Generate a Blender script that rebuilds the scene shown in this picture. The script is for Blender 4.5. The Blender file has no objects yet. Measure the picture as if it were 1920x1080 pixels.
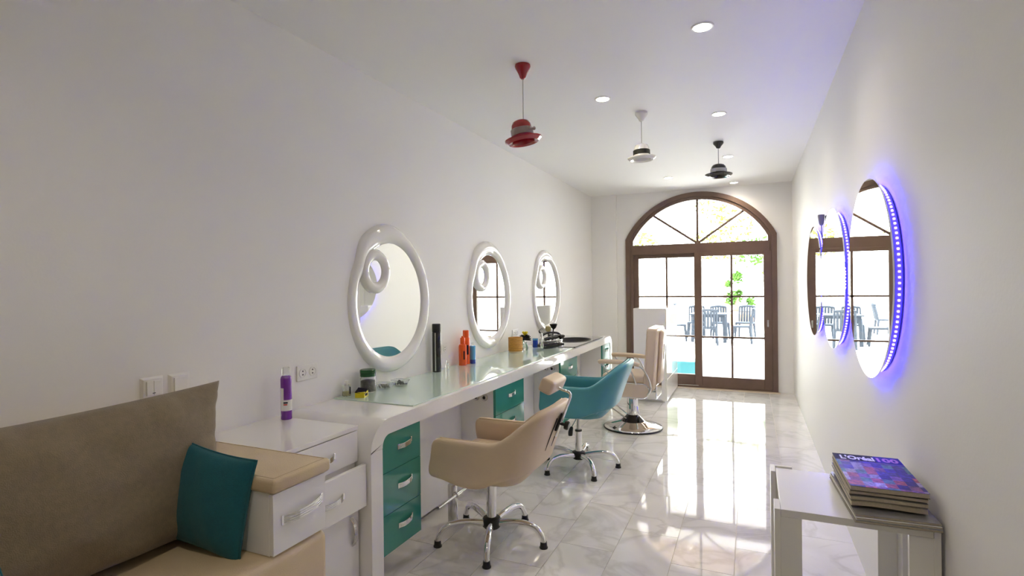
import bpy, bmesh, math, random
from mathutils import Vector, Matrix
PI = math.pi
rnd = random.Random(7)
S = bpy.context.scene
C = S.collection

# ------------------------------------------------------------------ camera
def make_camera():
    yaw, pitch, roll, F, H = .4178, -.0026, -.0117, 1007.79, 1.5
    c, s = math.cos(yaw), math.sin(yaw)
    f = Vector((-s*math.cos(pitch), c*math.cos(pitch), math.sin(pitch)))
    r = Vector((c, s, 0)); u = r.cross(f)
    r2 = r*math.cos(roll) + u*math.sin(roll)
    u2 = -r*math.sin(roll) + u*math.cos(roll)
    cd = bpy.data.cameras.new('camera'); o = bpy.data.objects.new('camera', cd); C.objects.link(o)
    cd.sensor_width = 36; cd.lens = F/1920*36; cd.clip_start = .02; cd.clip_end = 300
    m = Matrix((r2, u2, -f)).transposed().to_4x4(); m.translation = (0, 0, H)
    o.matrix_world = m
    S.camera = o
make_camera()

# ------------------------------------------------------------------ world, sun, exposure
W = bpy.data.worlds.new('sky'); S.world = W; W.use_nodes = True
nt = W.node_tree; nt.nodes.clear()
wo = nt.nodes.new('ShaderNodeOutputWorld'); bg = nt.nodes.new('ShaderNodeBackground')
# hazy bright sky: warm white haze at the horizon, pale blue overhead
wtc = nt.nodes.new('ShaderNodeTexCoord'); wsx = nt.nodes.new('ShaderNodeSeparateXYZ'); wr = nt.nodes.new('ShaderNodeValToRGB')
nt.links.new(wtc.outputs['Generated'], wsx.inputs[0]); nt.links.new(wsx.outputs['Z'], wr.inputs[0]); nt.links.new(wr.outputs[0], bg.inputs['Color'])
wr.color_ramp.elements[0].position = 0; wr.color_ramp.elements[0].color = (1, .97, .93, 1)
wr.color_ramp.elements[1].position = .8; wr.color_ramp.elements[1].color = (.76, .88, 1, 1)
bg.inputs['Strength'].default_value = 8.5
nt.links.new(bg.outputs[0], wo.inputs[0])
sd = bpy.data.lights.new('sun', 'SUN'); sd.energy = 13; sd.angle = math.radians(1.0); sd.color = (1, .96, .9)
so = bpy.data.objects.new('sun', sd); C.objects.link(so)
so.rotation_euler = Vector((.35, -.62, -.85)).to_track_quat('-Z', 'Y').to_euler()
# daylight portal in the door opening (guides sky sampling only, emits nothing itself)
pd = bpy.data.lights.new('door_daylight_portal', 'AREA'); pd.shape = 'RECTANGLE'; pd.size = 2.0; pd.size_y = 2.75
pd.cycles.is_portal = True
po = bpy.data.objects.new('door_daylight_portal', pd); C.objects.link(po); po.location = (-.7, 8.6, 1.4)
po.rotation_euler = Vector((0, -1, 0)).to_track_quat('-Z', 'Z').to_euler()

S.view_settings.view_transform = 'Standard'; S.view_settings.look = 'None'
S.view_settings.gamma = 1; S.view_settings.use_curve_mapping = False
S.view_settings.exposure = 1.4
S.cycles.use_denoising = True
S.cycles.max_bounces = 14; S.cycles.diffuse_bounces = 8; S.cycles.glossy_bounces = 8
S.cycles.transmission_bounces = 8; S.cycles.transparent_max_bounces = 16
S.cycles.sample_clamp_indirect = 8; S.cycles.blur_glossy = .5

# ------------------------------------------------------------------ room constants
XL, XR, ZC, YE, YB = -2.265, .5265, 2.888, 8.23, -1.6

# ------------------------------------------------------------------ materials
MATS = {}
def mat(name, col, rough=.5, metal=0., spec=.5, coat=0., noise=0., nscale=30., bump=0., bscale=200., emit=None, estr=0., sheen=0., coat_rough=.03, trans=0., ior=1.45, alpha=1.):
    m = bpy.data.materials.new(name); m.use_nodes = True; n = m.node_tree.nodes; l = m.node_tree.links
    b = n['Principled BSDF']
    b.inputs['Base Color'].default_value = (*col, 1); b.inputs['Roughness'].default_value = rough
    b.inputs['Metallic'].default_value = metal; b.inputs['Specular IOR Level'].default_value = spec
    b.inputs['Coat Weight'].default_value = coat; b.inputs['Coat Roughness'].default_value = coat_rough
    b.inputs['Sheen Weight'].default_value = sheen; b.inputs['IOR'].default_value = ior
    b.inputs['Transmission Weight'].default_value = trans; b.inputs['Alpha'].default_value = alpha
    if emit:
        b.inputs['Emission Color'].default_value = (*emit, 1); b.inputs['Emission Strength'].default_value = estr
    tc = n.new('ShaderNodeTexCoord')
    if noise:
        t = n.new('ShaderNodeTexNoise'); t.inputs['Scale'].default_value = nscale; t.inputs['Detail'].default_value = 4
        l.new(tc.outputs['Object'], t.inputs['Vector'])
        mx = n.new('ShaderNodeMix'); mx.data_type = 'RGBA'
        mx.inputs[6].default_value = (*[max(0, c*(1-noise)) for c in col], 1)
        mx.inputs[7].default_value = (*[min(1, c*(1+noise)) for c in col], 1)
        l.new(t.outputs['Fac'], mx.inputs[0]); l.new(mx.outputs[2], b.inputs['Base Color'])
    if bump:
        t = n.new('ShaderNodeTexNoise'); t.inputs['Scale'].default_value = bscale; t.inputs['Detail'].default_value = 3
        l.new(tc.outputs['Object'], t.inputs['Vector'])
        bp = n.new('ShaderNodeBump'); bp.inputs['Strength'].default_value = bump; bp.inputs['Distance'].default_value = .01
        l.new(t.outputs['Fac'], bp.inputs['Height']); l.new(bp.outputs[0], b.inputs['Normal'])
    MATS[name] = m
    return m
WALL = mat('wall_paint', (.84, .83, .80), .6, spec=.3, bump=.04, bscale=90, noise=.012, nscale=1.2)
CEIL = mat('ceiling_paint', (.855, .85, .835), .7, spec=.2)
LACQ = mat('white_lacquer', (.83, .82, .80), .09, coat=.3, noise=.01, nscale=3)
WPLAST = mat('white_plastic', (.82, .81, .77), .3)
GLOSSW = mat('glossy_white_frame', (.84, .83, .80), .06, coat=.6)
TEALD = mat('teal_lacquer', (.04, .245, .19), .07, coat=.5)
MINT = mat('mint_glass', (.64, .80, .71), .02, spec=.7, coat=.5)
CHROME = mat('chrome', (.82, .82, .83), .06, metal=1)
STEEL = mat('brushed_steel', (.62, .61, .60), .25, metal=1)
MIRROR = mat('mirror_silver', (.93, .95, .94), .0, metal=1)
BLACKP = mat('black_plastic', (.012, .012, .012), .35)
BLACKG = mat('black_gloss', (.008, .008, .009), .08, coat=.4)
GREYP = mat('grey_plastic', (.12, .12, .12), .4)
BEIGEL = mat('beige_leather', (.66, .52, .36), .38, noise=.05, nscale=14, bump=.12, bscale=260)
CREAML = mat('cream_leather', (.66, .54, .42), .36, noise=.04, nscale=14, bump=.1, bscale=260)
SOFAL = mat('sofa_leather', (.62, .49, .31), .36, noise=.06, nscale=9, bump=.15, bscale=240)
TEALL = mat('teal_leather', (.075, .285, .335), .36, noise=.05, nscale=14, bump=.1, bscale=260)
VELV = mat('taupe_velour', (.225, .175, .105), .85, noise=.22, nscale=55, bump=.35, bscale=300, sheen=.25)
TEALF = mat('teal_fabric', (.005, .115, .15), .8, noise=.15, nscale=120, bump=.3, bscale=420, sheen=.15)
BROWN = mat('brown_frame', (.15, .095, .068), .35, noise=.15, nscale=8)
PURPLE = mat('purple_plastic', (.19, .03, .36), .2, coat=.4)
ORANGE = mat('orange_plastic', (.85, .10, .008), .25, coat=.3)
BLUEP = mat('blue_liquid', (.10, .38, .70), .15, coat=.5)
DBLUE = mat('deep_blue_plastic', (.015, .06, .45), .2, coat=.3)
REDG = mat('red_gloss', (.36, .006, .016), .07, coat=.6)
PINKBAND = mat('grey_ribbon', (.42, .35, .32), .7, bump=.3, bscale=300)
DKGREEN = mat('green_lid', (.012, .09, .03), .25)
CLEARP = mat('clear_plastic', (.92, .94, .93), .05, trans=.92, ior=1.3)
HERB = mat('dark_dried_herb', (.035, .028, .02), .9, noise=.6, nscale=90, bump=.8, bscale=80)
YELLOW = mat('yellow_card', (.75, .62, .02), .4)
BASKET = mat('amber_wicker', (.58, .30, .06), .45, noise=.25, nscale=60)
KHAKI = mat('khaki_bristle', (.42, .36, .16), .8, noise=.3, nscale=120)
CORD = mat('pale_cord', (.5, .48, .42), .5)
BASINM = mat('black_basin', (.014, .014, .015), .3)
SINKTOP = mat('grey_granite', (.26, .265, .27), .1, noise=.35, nscale=160, coat=.3)
STONE = mat('cream_threshold', (.62, .52, .40), .25, noise=.08, nscale=12)
PAPER = mat('page_edges', (.50, .44, .34), .8, noise=.2, nscale=160)
PAPERW = mat('magazine_cover_grey', (.24, .235, .225), .25, noise=.3, nscale=25, coat=.3)
INKW = mat('white_ink', (.85, .85, .88), .4)
INKP = mat('violet_ink', (.42, .14, .62), .4)
INKR = mat('red_ink', (.6, .03, .03), .4)
INKB = mat('dark_ink', (.012, .009, .02), .6, spec=.15)
GROUT = mat('grout', (.62, .58, .48), .7)
TERRACE = mat('terrace_paving', (.78, .76, .72), .6, noise=.05, nscale=2)
TERRA = mat('terracotta', (.62, .27, .12), .7, noise=.1, nscale=6)
RESIN = mat('grey_resin', (.030, .036, .046), .8, spec=.1, noise=.08, nscale=20)
LEAFM = mat('leaf_green', (.05, .11, .02), .8, spec=.05, noise=.4, nscale=3)
LEAFY = mat('leaf_pale', (.13, .16, .03), .8, spec=.05, noise=.4, nscale=3)
BARK = mat('bark', (.14, .10, .07), .9, noise=.3, nscale=12, bump=.5, bscale=30)
FACADE = mat('facade_render', (.46, .45, .44), .8, bump=.1, bscale=60)
POUF = mat('aqua_vinyl', (.10, .42, .50), .4, noise=.05, nscale=6)
LEDM = mat('blue_led', (.2, .2, 1), .4, emit=(.04, .024, 1.0), estr=44)
LAMPM = mat('downlight_diffuser', (1, 1, 1), .5, emit=(1, .93, .82), estr=22)
LEDTAPE = mat('led_tape', (.25, .25, .45), .5)

def glass_material():
    m = bpy.data.materials.new('door_glass'); m.use_nodes = True; n = m.node_tree.nodes; l = m.node_tree.links
    n.clear(); o = n.new('ShaderNodeOutputMaterial'); mx = n.new('ShaderNodeMixShader')
    t = n.new('ShaderNodeBsdfTransparent'); t.inputs[0].default_value = (.97, .985, .98, 1)
    g = n.new('ShaderNodeBsdfGlossy'); g.inputs['Roughness'].default_value = 0
    fr = n.new('ShaderNodeFresnel'); fr.inputs[0].default_value = 1.5
    l.new(fr.outputs[0], mx.inputs[0]); l.new(t.outputs[0], mx.inputs[1]); l.new(g.outputs[0], mx.inputs[2]); l.new(mx.outputs[0], o.inputs[0])
    return m
PANE = glass_material()

def tile_material():
    m = bpy.data.materials.new('polished_marble_tile'); m.use_nodes = True; n = m.node_tree.nodes; l = m.node_tree.links
    b = n['Principled BSDF']; b.inputs['Roughness'].default_value = .045; b.inputs['Specular IOR Level'].default_value = .62
    tc = n.new('ShaderNodeTexCoord'); oi = n.new('ShaderNodeObjectInfo')
    mul = n.new('ShaderNodeVectorMath'); mul.operation = 'SCALE'; l.new(oi.outputs['Random'], mul.inputs['Scale'])
    mul.inputs[0].default_value = (37, 53, 71)
    add = n.new('ShaderNodeVectorMath'); add.operation = 'ADD'; l.new(tc.outputs['Object'], add.inputs[0]); l.new(mul.outputs[0], add.inputs[1])
    big = n.new('ShaderNodeTexNoise'); big.inputs['Scale'].default_value = 2.2; big.inputs['Detail'].default_value = 5; big.inputs['Distortion'].default_value = .6
    l.new(add.outputs[0], big.inputs['Vector'])
    vein = n.new('ShaderNodeTexNoise'); vein.inputs['Scale'].default_value = 1.5; vein.inputs['Detail'].default_value = 7; vein.inputs['Distortion'].default_value = 1.6
    l.new(add.outputs[0], vein.inputs['Vector'])
    ab = n.new('ShaderNodeMath'); ab.operation = 'SUBTRACT'; ab.inputs[1].default_value = .5; l.new(vein.outputs['Fac'], ab.inputs[0])
    ab2 = n.new('ShaderNodeMath'); ab2.operation = 'ABSOLUTE'; l.new(ab.outputs[0], ab2.inputs[0])
    r1 = n.new('ShaderNodeValToRGB'); l.new(ab2.outputs[0], r1.inputs[0])
    r1.color_ramp.elements[0].position = 0; r1.color_ramp.elements[0].color = (.70, .69, .67, 1)
    r1.color_ramp.elements[1].position = .05; r1.color_ramp.elements[1].color = (1, 1, 1, 1)
    r2 = n.new('ShaderNodeValToRGB'); l.new(big.outputs['Fac'], r2.inputs[0])
    r2.color_ramp.elements[0].position = .32; r2.color_ramp.elements[0].color = (.64, .63, .60, 1)
    r2.color_ramp.elements[1].position = .66; r2.color_ramp.elements[1].color = (.76, .75, .72, 1)
    mx = n.new('ShaderNodeMix'); mx.data_type = 'RGBA'; mx.blend_type = 'MULTIPLY'; mx.inputs[0].default_value = .55
    l.new(r2.outputs[0], mx.inputs[6]); l.new(r1.outputs[0], mx.inputs[7]); l.new(mx.outputs[2], b.inputs['Base Color'])
    t = n.new('ShaderNodeTexNoise'); t.inputs['Scale'].default_value = 9; l.new(tc.outputs['Object'], t.inputs['Vector'])
    bp = n.new('ShaderNodeBump'); bp.inputs['Strength'].default_value = .012; bp.inputs['Distance'].default_value = .01
    l.new(t.outputs['Fac'], bp.inputs['Height']); l.new(bp.outputs[0], b.inputs['Normal'])
    return m
TILE = tile_material()

def cover_material():
    m = bpy.data.materials.new('mosaic_cover'); m.use_nodes = True; n = m.node_tree.nodes; l = m.node_tree.links
    b = n['Principled BSDF']; b.inputs['Roughness'].default_value = .4; b.inputs['Specular IOR Level'].default_value = .2
    tc = n.new('ShaderNodeTexCoord')
    sc = n.new('ShaderNodeVectorMath'); sc.operation = 'MULTIPLY'; sc.inputs[1].default_value = (32, 24, 0); l.new(tc.outputs['Object'], sc.inputs[0])
    fl = n.new('ShaderNodeVectorMath'); fl.operation = 'FLOOR'; l.new(sc.outputs[0], fl.inputs[0])
    wn = n.new('ShaderNodeTexWhiteNoise'); wn.noise_dimensions = '2D'; l.new(fl.outputs[0], wn.inputs['Vector'])
    r = n.new('ShaderNodeValToRGB'); r.color_ramp.interpolation = 'CONSTANT'; l.new(wn.outputs['Value'], r.inputs[0])
    cols = [(.02, .012, .12), (.035, .02, .22), (.20, .10, .34), (.32, .30, .42), (.40, .10, .10), (.07, .05, .20), (.10, .22, .22), (.45, .42, .55), (.22, .09, .16), (.05, .03, .3)]
    el = r.color_ramp.elements
    while len(el) < len(cols): el.new(0)
    for i, c in enumerate(cols): el[i].position = i/len(cols); el[i].color = (*c, 1)
    t = n.new('ShaderNodeTexNoise'); t.inputs['Scale'].default_value = 90; t.inputs['Detail'].default_value = 3; l.new(tc.outputs['Object'], t.inputs['Vector'])
    r2 = n.new('ShaderNodeValToRGB'); l.new(t.outputs['Fac'], r2.inputs[0]); r2.color_ramp.elements[0].position = .35; r2.color_ramp.elements[1].position = .65
    r2.color_ramp.elements[0].color = (.35, .35, .4, 1); r2.color_ramp.elements[1].color = (1.5, 1.4, 1.5, 1)
    mx = n.new('ShaderNodeMix'); mx.data_type = 'RGBA'; mx.blend_type = 'MULTIPLY'; mx.inputs[0].default_value = .8
    l.new(r.outputs[0], mx.inputs[6]); l.new(r2.outputs[0], mx.inputs[7]); l.new(mx.outputs[2], b.inputs['Base Color'])
    return m
COVER = cover_material()

# ------------------------------------------------------------------ helpers
def tag(o, label=None, cat=None, group=None, kind=None):
    if label: o['label'] = label
    if cat: o['category'] = cat
    if group: o['group'] = group
    if kind: o['kind'] = kind
    return o
def thing(name, label, cat, loc=(0, 0, 0), rz=0, group=None):
    o = bpy.data.objects.new(name, None); C.objects.link(o); o.location = loc; o.rotation_euler = (0, 0, rz)
    o.empty_display_size = .05
    return tag(o, label, cat, group)
def root_of(o):
    while o.parent: o = o.parent
    return o
def obj(name, bm, m, parent=None, smooth=False, world=False, angle=40):
    """bmesh -> one mesh object; world=True: the bmesh is in world coordinates (unrotated parent chain)"""
    if world and parent is not None:
        off = Vector((0, 0, 0)); p = parent
        while p: off += p.location; p = p.parent
        bmesh.ops.translate(bm, verts=bm.verts, vec=-off)
    bmesh.ops.recalc_face_normals(bm, faces=bm.faces)
    me = bpy.data.meshes.new(name); bm.to_mesh(me); bm.free()
    if smooth:
        for p in me.polygons: p.use_smooth = True
        try: me.set_sharp_from_angle(angle=math.radians(angle))
        except Exception: pass
    o = bpy.data.objects.new(name, me); C.objects.link(o)
    for mm in (m if isinstance(m, (list, tuple)) else [m]): me.materials.append(mm)
    o.parent = parent
    return o
def struct(name, bm, m, label=None, **k):
    o = obj(name, bm, m, **k); o['kind'] = 'structure'
    if label: o['label'] = label
    return o
def sub(o, lv=1):
    md = o.modifiers.new('subsurf', 'SUBSURF'); md.levels = lv; md.render_levels = lv
    return o
def copy_tree(o, parent=None):
    c = o.copy(); C.objects.link(c); c.parent = parent
    for ch in list(o.children): copy_tree(ch, c)
    return c
def smoothstep(a, b, x):
    t = max(0, min(1, (x-a)/(b-a))); return t*t*(3-2*t)
NB = bmesh.new
def box(bm, x0, x1, y0, y1, z0, z1, bev=0., seg=2, M=None):
    r = bmesh.ops.create_cube(bm, size=1); vs = r['verts']
    bmesh.ops.scale(bm, vec=(abs(x1-x0), abs(y1-y0), abs(z1-z0)), verts=vs)
    bmesh.ops.translate(bm, vec=((x0+x1)/2, (y0+y1)/2, (z0+z1)/2), verts=vs)
    if bev:
        es = list({e for v in vs for e in v.link_edges})
        r = bmesh.ops.bevel(bm, geom=es, offset=bev, segments=seg, affect='EDGES', profile=.5)
        vs = list({v for f in r['faces'] for v in f.verts})
    if M is not None:
        # all verts of this island
        seen = set(vs); st = list(vs)
        while st:
            v = st.pop()
            for e in v.link_edges:
                w = e.other_vert(v)
                if w not in seen: seen.add(w); st.append(w)
        bmesh.ops.transform(bm, matrix=M, verts=list(seen))
    return bm
def lathe(bm, prof, seg=24, M=None, cap=True):
    rings = []
    for r, z in prof:
        if r < 1e-6: rings.append([bm.verts.new((0, 0, z))])
        else: rings.append([bm.verts.new((r*math.cos(2*PI*i/seg), r*math.sin(2*PI*i/seg), z)) for i in range(seg)])
    for a, b in zip(rings, rings[1:]):
        if len(a) == 1 and len(b) == 1: continue
        for i in range(seg):
            j = (i+1) % seg
            if len(a) == 1: bm.faces.new((a[0], b[i], b[j]))
            elif len(b) == 1: bm.faces.new((a[i], b[0], a[j]))
            else: bm.faces.new((a[i], a[j], b[j], b[i]))
    if cap:
        for rg in (rings[0], rings[-1]):
            if len(rg) > 1: bm.faces.new(rg)
    if M is not None: bmesh.ops.transform(bm, matrix=M, verts=[v for rg in rings for v in rg])
    return bm
def T(x, y, z): return Matrix.Translation((x, y, z))
def smooth_path(pts, n=6):
    P = [Vector(p) for p in pts]; out = []
    for i in range(len(P)-1):
        p0 = P[max(i-1, 0)]; p1 = P[i]; p2 = P[i+1]; p3 = P[min(i+2, len(P)-1)]
        for k in range(n):
            t = k/n
            out.append(.5*((2*p1)+(p2-p0)*t+(2*p0-5*p1+4*p2-p3)*t*t+(3*p1-p0-3*p2+p3)*t**3))
    out.append(P[-1]); return out
def tube(bm, pts, r, seg=10, n=0, closed=False, cap=True):
    P = smooth_path(pts, n) if n else [Vector(p) for p in pts]
    N = len(P); rings = []; up = None
    for i, p in enumerate(P):
        if closed: d = P[(i+1) % N]-P[i-1]
        else: d = P[min(i+1, N-1)]-P[max(i-1, 0)]
        d.normalize()
        if up is None:
            up = Vector((0, 0, 1)) if abs(d.z) < .9 else Vector((1, 0, 0))
        a = d.cross(up)
        if a.length < 1e-5: a = d.cross(Vector((0, 1, 0)))
        a.normalize(); b = a.cross(d); up = b
        rr = r(i/(N-1)) if callable(r) else r
        rings.append([bm.verts.new(p+(a*math.cos(2*PI*k/seg)+b*math.sin(2*PI*k/seg))*rr) for k in range(seg)])
    prs = list(zip(rings, rings[1:])) + ([(rings[-1], rings[0])] if closed else [])
    for A, B in prs:
        for k in range(seg):
            j = (k+1) % seg; bm.faces.new((A[k], A[j], B[j], B[k]))
    if cap and not closed:
        bm.faces.new(rings[0]); bm.faces.new(rings[-1])
    return bm
def prism(bm, outline, a0, a1, axis='x'):
    """outline: 2D list; axis x: (y,z) extruded along x; y: (x,z) along y; z: (x,y) along z"""
    def P(p, a):
        return {'x': (a, p[0], p[1]), 'y': (p[0], a, p[1]), 'z': (p[0], p[1], a)}[axis]
    A = [bm.verts.new(P(p, a0)) for p in outline]; B = [bm.verts.new(P(p, a1)) for p in outline]
    bm.faces.new(A); bm.faces.new(B[::-1]); n = len(A)
    for i in range(n):
        j = (i+1) % n; bm.faces.new((A[i], A[j], B[j], B[i]))
    return bm
def bevel_all(bm, off, seg=2, ang=30):
    es = [e for e in bm.edges if len(e.link_faces) == 2 and e.calc_face_angle(0) > math.radians(ang)]
    bmesh.ops.bevel(bm, geom=es, offset=off, segments=seg, affect='EDGES', profile=.5)
    return bm
def arc(cx, cy, r, a0, a1, n=8):
    return [(cx+r*math.cos(math.radians(a0+(a1-a0)*i/n)), cy+r*math.sin(math.radians(a0+(a1-a0)*i/n))) for i in range(n+1)]
def ring_strip(bm, outer, inner, a0, a1, axis='x', closed=True):
    """band between two 2D loops of equal length, extruded a0..a1"""
    def P(p, a): return {'x': (a, p[0], p[1]), 'y': (p[0], a, p[1]), 'z': (p[0], p[1], a)}[axis]
    n = len(outer)
    O0 = [bm.verts.new(P(p, a0)) for p in outer]; I0 = [bm.verts.new(P(p, a0)) for p in inner]
    O1 = [bm.verts.new(P(p, a1)) for p in outer]; I1 = [bm.verts.new(P(p, a1)) for p in inner]
    for i in range(n if closed else n-1):
        j = (i+1) % n
        bm.faces.new((O0[i], O0[j], I0[j], I0[i])); bm.faces.new((O1[i], I1[i], I1[j], O1[j]))
        bm.faces.new((O0[i], O1[i], O1[j], O0[j])); bm.faces.new((I0[i], I0[j], I1[j], I1[i]))
    if not closed:
        for i in (0, n-1): bm.faces.new((O0[i], I0[i], I1[i], O1[i]))
    return bm
def cushion(bm, w, h, t, n=14, pinch=.10, wr=.0, seed=1, folds=0., puff=2.6):
    """pillow in local x (width), z (height), thickness y; corners drawn out, edges pulled in"""
    r = random.Random(seed); ph = [r.uniform(0, 6) for _ in range(8)]
    def pt(u, v, s):
        ex = 1-pinch*(1-v*v)*abs(u)**3; ez = 1-pinch*(1-u*u)*abs(v)**3
        x = u*w/2*ex; z = v*h/2*ez
        f = max(0, (1-abs(u)**puff)*(1-abs(v)**(puff*.9)))**.5*(.82+.18*(1-u*u)*(1-v*v))
        wob = wr*(math.sin(9*u+ph[0]+3*v)+math.sin(13*v+ph[1]-4*u)*.7+math.sin(21*u+ph[2]+9*v)*.4)*(abs(v)**2*.8+.2)
        fo = folds*(math.sin(23*u+ph[3])+.7*math.sin(37*u+ph[4])+.5*math.sin(61*u+ph[5]))*math.exp(-(1-v)*5)*min(1, (1-v)*9)
        fo += folds*(math.sin(17*v+ph[6])+.6*math.sin(31*v+ph[7]))*math.exp(-(1-abs(u))*9)*min(1, (1-abs(u))*12)
        return (x, s*(t/2*f)+wob*f+fo*s, z)
    g = {}
    for s in (1, -1):
        for i in range(n+1):
            for j in range(n+1):
                e = i in (0, n) or j in (0, n)
                if s == -1 and e: g[s, i, j] = g[1, i, j]; continue
                g[s, i, j] = bm.verts.new(pt(2*i/n-1, 2*j/n-1, s))
    for s in (1, -1):
        for i in range(n):
            for j in range(n):
                bm.faces.new((g[s, i, j], g[s, i+1, j], g[s, i+1, j+1], g[s, i, j+1]))
    return bm
def seam_loop(w, h, pinch=.10, n=14):
    P = []
    def pt(u, v):
        ex = 1-pinch*(1-v*v)*abs(u)**3; ez = 1-pinch*(1-u*u)*abs(v)**3
        return (u*w/2*ex, 0, v*h/2*ez)
    for i in range(n): P.append(pt(-1+2*i/n, -1))
    for i in range(n): P.append(pt(1, -1+2*i/n))
    for i in range(n): P.append(pt(1-2*i/n, 1))
    for i in range(n): P.append(pt(-1, 1-2*i/n))
    return P
def text_mesh(body, size, depth=.0006, bold=0.):
    cu = bpy.data.curves.new('lettering', 'FONT'); cu.body = body; cu.size = size; cu.extrude = depth; cu.offset = bold
    cu.align_x = 'LEFT'; cu.resolution_u = 3
    o = bpy.data.objects.new('lettering_tmp', cu); C.objects.link(o)
    dg = bpy.context.evaluated_depsgraph_get(); me = bpy.data.meshes.new_from_object(o.evaluated_get(dg))
    bpy.data.objects.remove(o); bpy.data.curves.remove(cu)
    return me

# ================================================================== ROOM SHELL
def room():
    # sub-floor / grout bed with separate tiles
    bm = box(NB(), XL-.3, XR+.3, YB-.3, YE+.24, -.12, -.004)
    fl = struct('floor', bm, GROUT, 'polished white marble tile floor of the salon')
    tw, tl, gap = .3135, .627, .0028
    me = bpy.data.meshes.new('tile')
    b = NB(); box(b, gap/2, tw-gap/2, gap/2, tl-gap/2, -.0039, 0); b.to_mesh(me); b.free(); me.materials.append(TILE)
    x0 = -.72-6*tw; col = 0
    x = x0
    while x < XR:
        y = YB-(tl/2 if col % 2 else 0)-.12
        while y < YE-.02:
            xa, xb = max(x, XL-.02), min(x+tw, XR+.02); ya, yb = max(y, YB-.02), min(y+tl, YE+.02)
            if xb-xa > .01 and yb-ya > .01:
                if xb-xa > tw-1e-4 and yb-ya > tl-1e-4:
                    o = bpy.data.objects.new('tile', me); C.objects.link(o); o.location = (x, y, 0)
                else:
                    bb = box(NB(), gap/2, xb-xa-gap/2, gap/2, yb-ya-gap/2, -.0039, 0)
                    o = obj('tile', bb, TILE); o.location = (xa, ya, 0)
                o.parent = fl
            y += tl
        x += tw; col += 1
    struct('ceiling', box(NB(), XL-.3, XR+.3, YB-.3, YE+.3, ZC, ZC+.2), CEIL, 'smooth white ceiling with recessed round downlights')
    struct('wall_left', box(NB(), XL-.25, XL, YB-.3, YE+.3, -.12, ZC), WALL, 'plain white wall with oval mirrors and sockets')
    struct('wall_right', box(NB(), XR, XR+.25, YB-.3, YE+.3, -.12, ZC), WALL, 'plain white wall with blue lit oval mirrors')
    struct('wall_front', box(NB(), XL, XR, YB-.25, YB, -.12, ZC), mat('dimming_taupe_wall', (.42, .38, .32), .7), 'unseen wall behind the viewer, toned taupe to dim the room')  # unseen wall; taupe tone picked to darken the near end of the room
    # end wall with arched door opening
    cx, hw, spring, rise = -.7015, 1.0375, 2.19, .653
    R = (hw*hw+rise*rise)/(2*rise); cz = spring+rise-R
    a = math.degrees(math.asin(hw/R))
    A = arc(cx, cz, R, 90+a, 90-a, 28)
    out = [(XL-.02, -.12), (cx-hw, -.12)]+A+[(cx+hw, -.12), (XR+.02, -.12), (XR+.02, ZC+.02), (XL-.02, ZC+.02)]
    struct('wall_back', prism(NB(), out, YE, YE+.24, 'y'), WALL, 'white end wall around the arched glass door')
    struct('trim_1', box(NB(), XL, -1.874, YE-.045, YE+.001, 0, ZC, .004), WALL, 'narrow white pilaster in the far left corner')
    struct('trim_2', box(NB(), cx-hw-.02, cx+hw+.02, YE-.13, YE-.034, 0, .008, .003), STONE, 'cream stone strip in front of the door threshold')
    return cx, hw, spring, rise
cx, hw, spring, rise = room()

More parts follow.
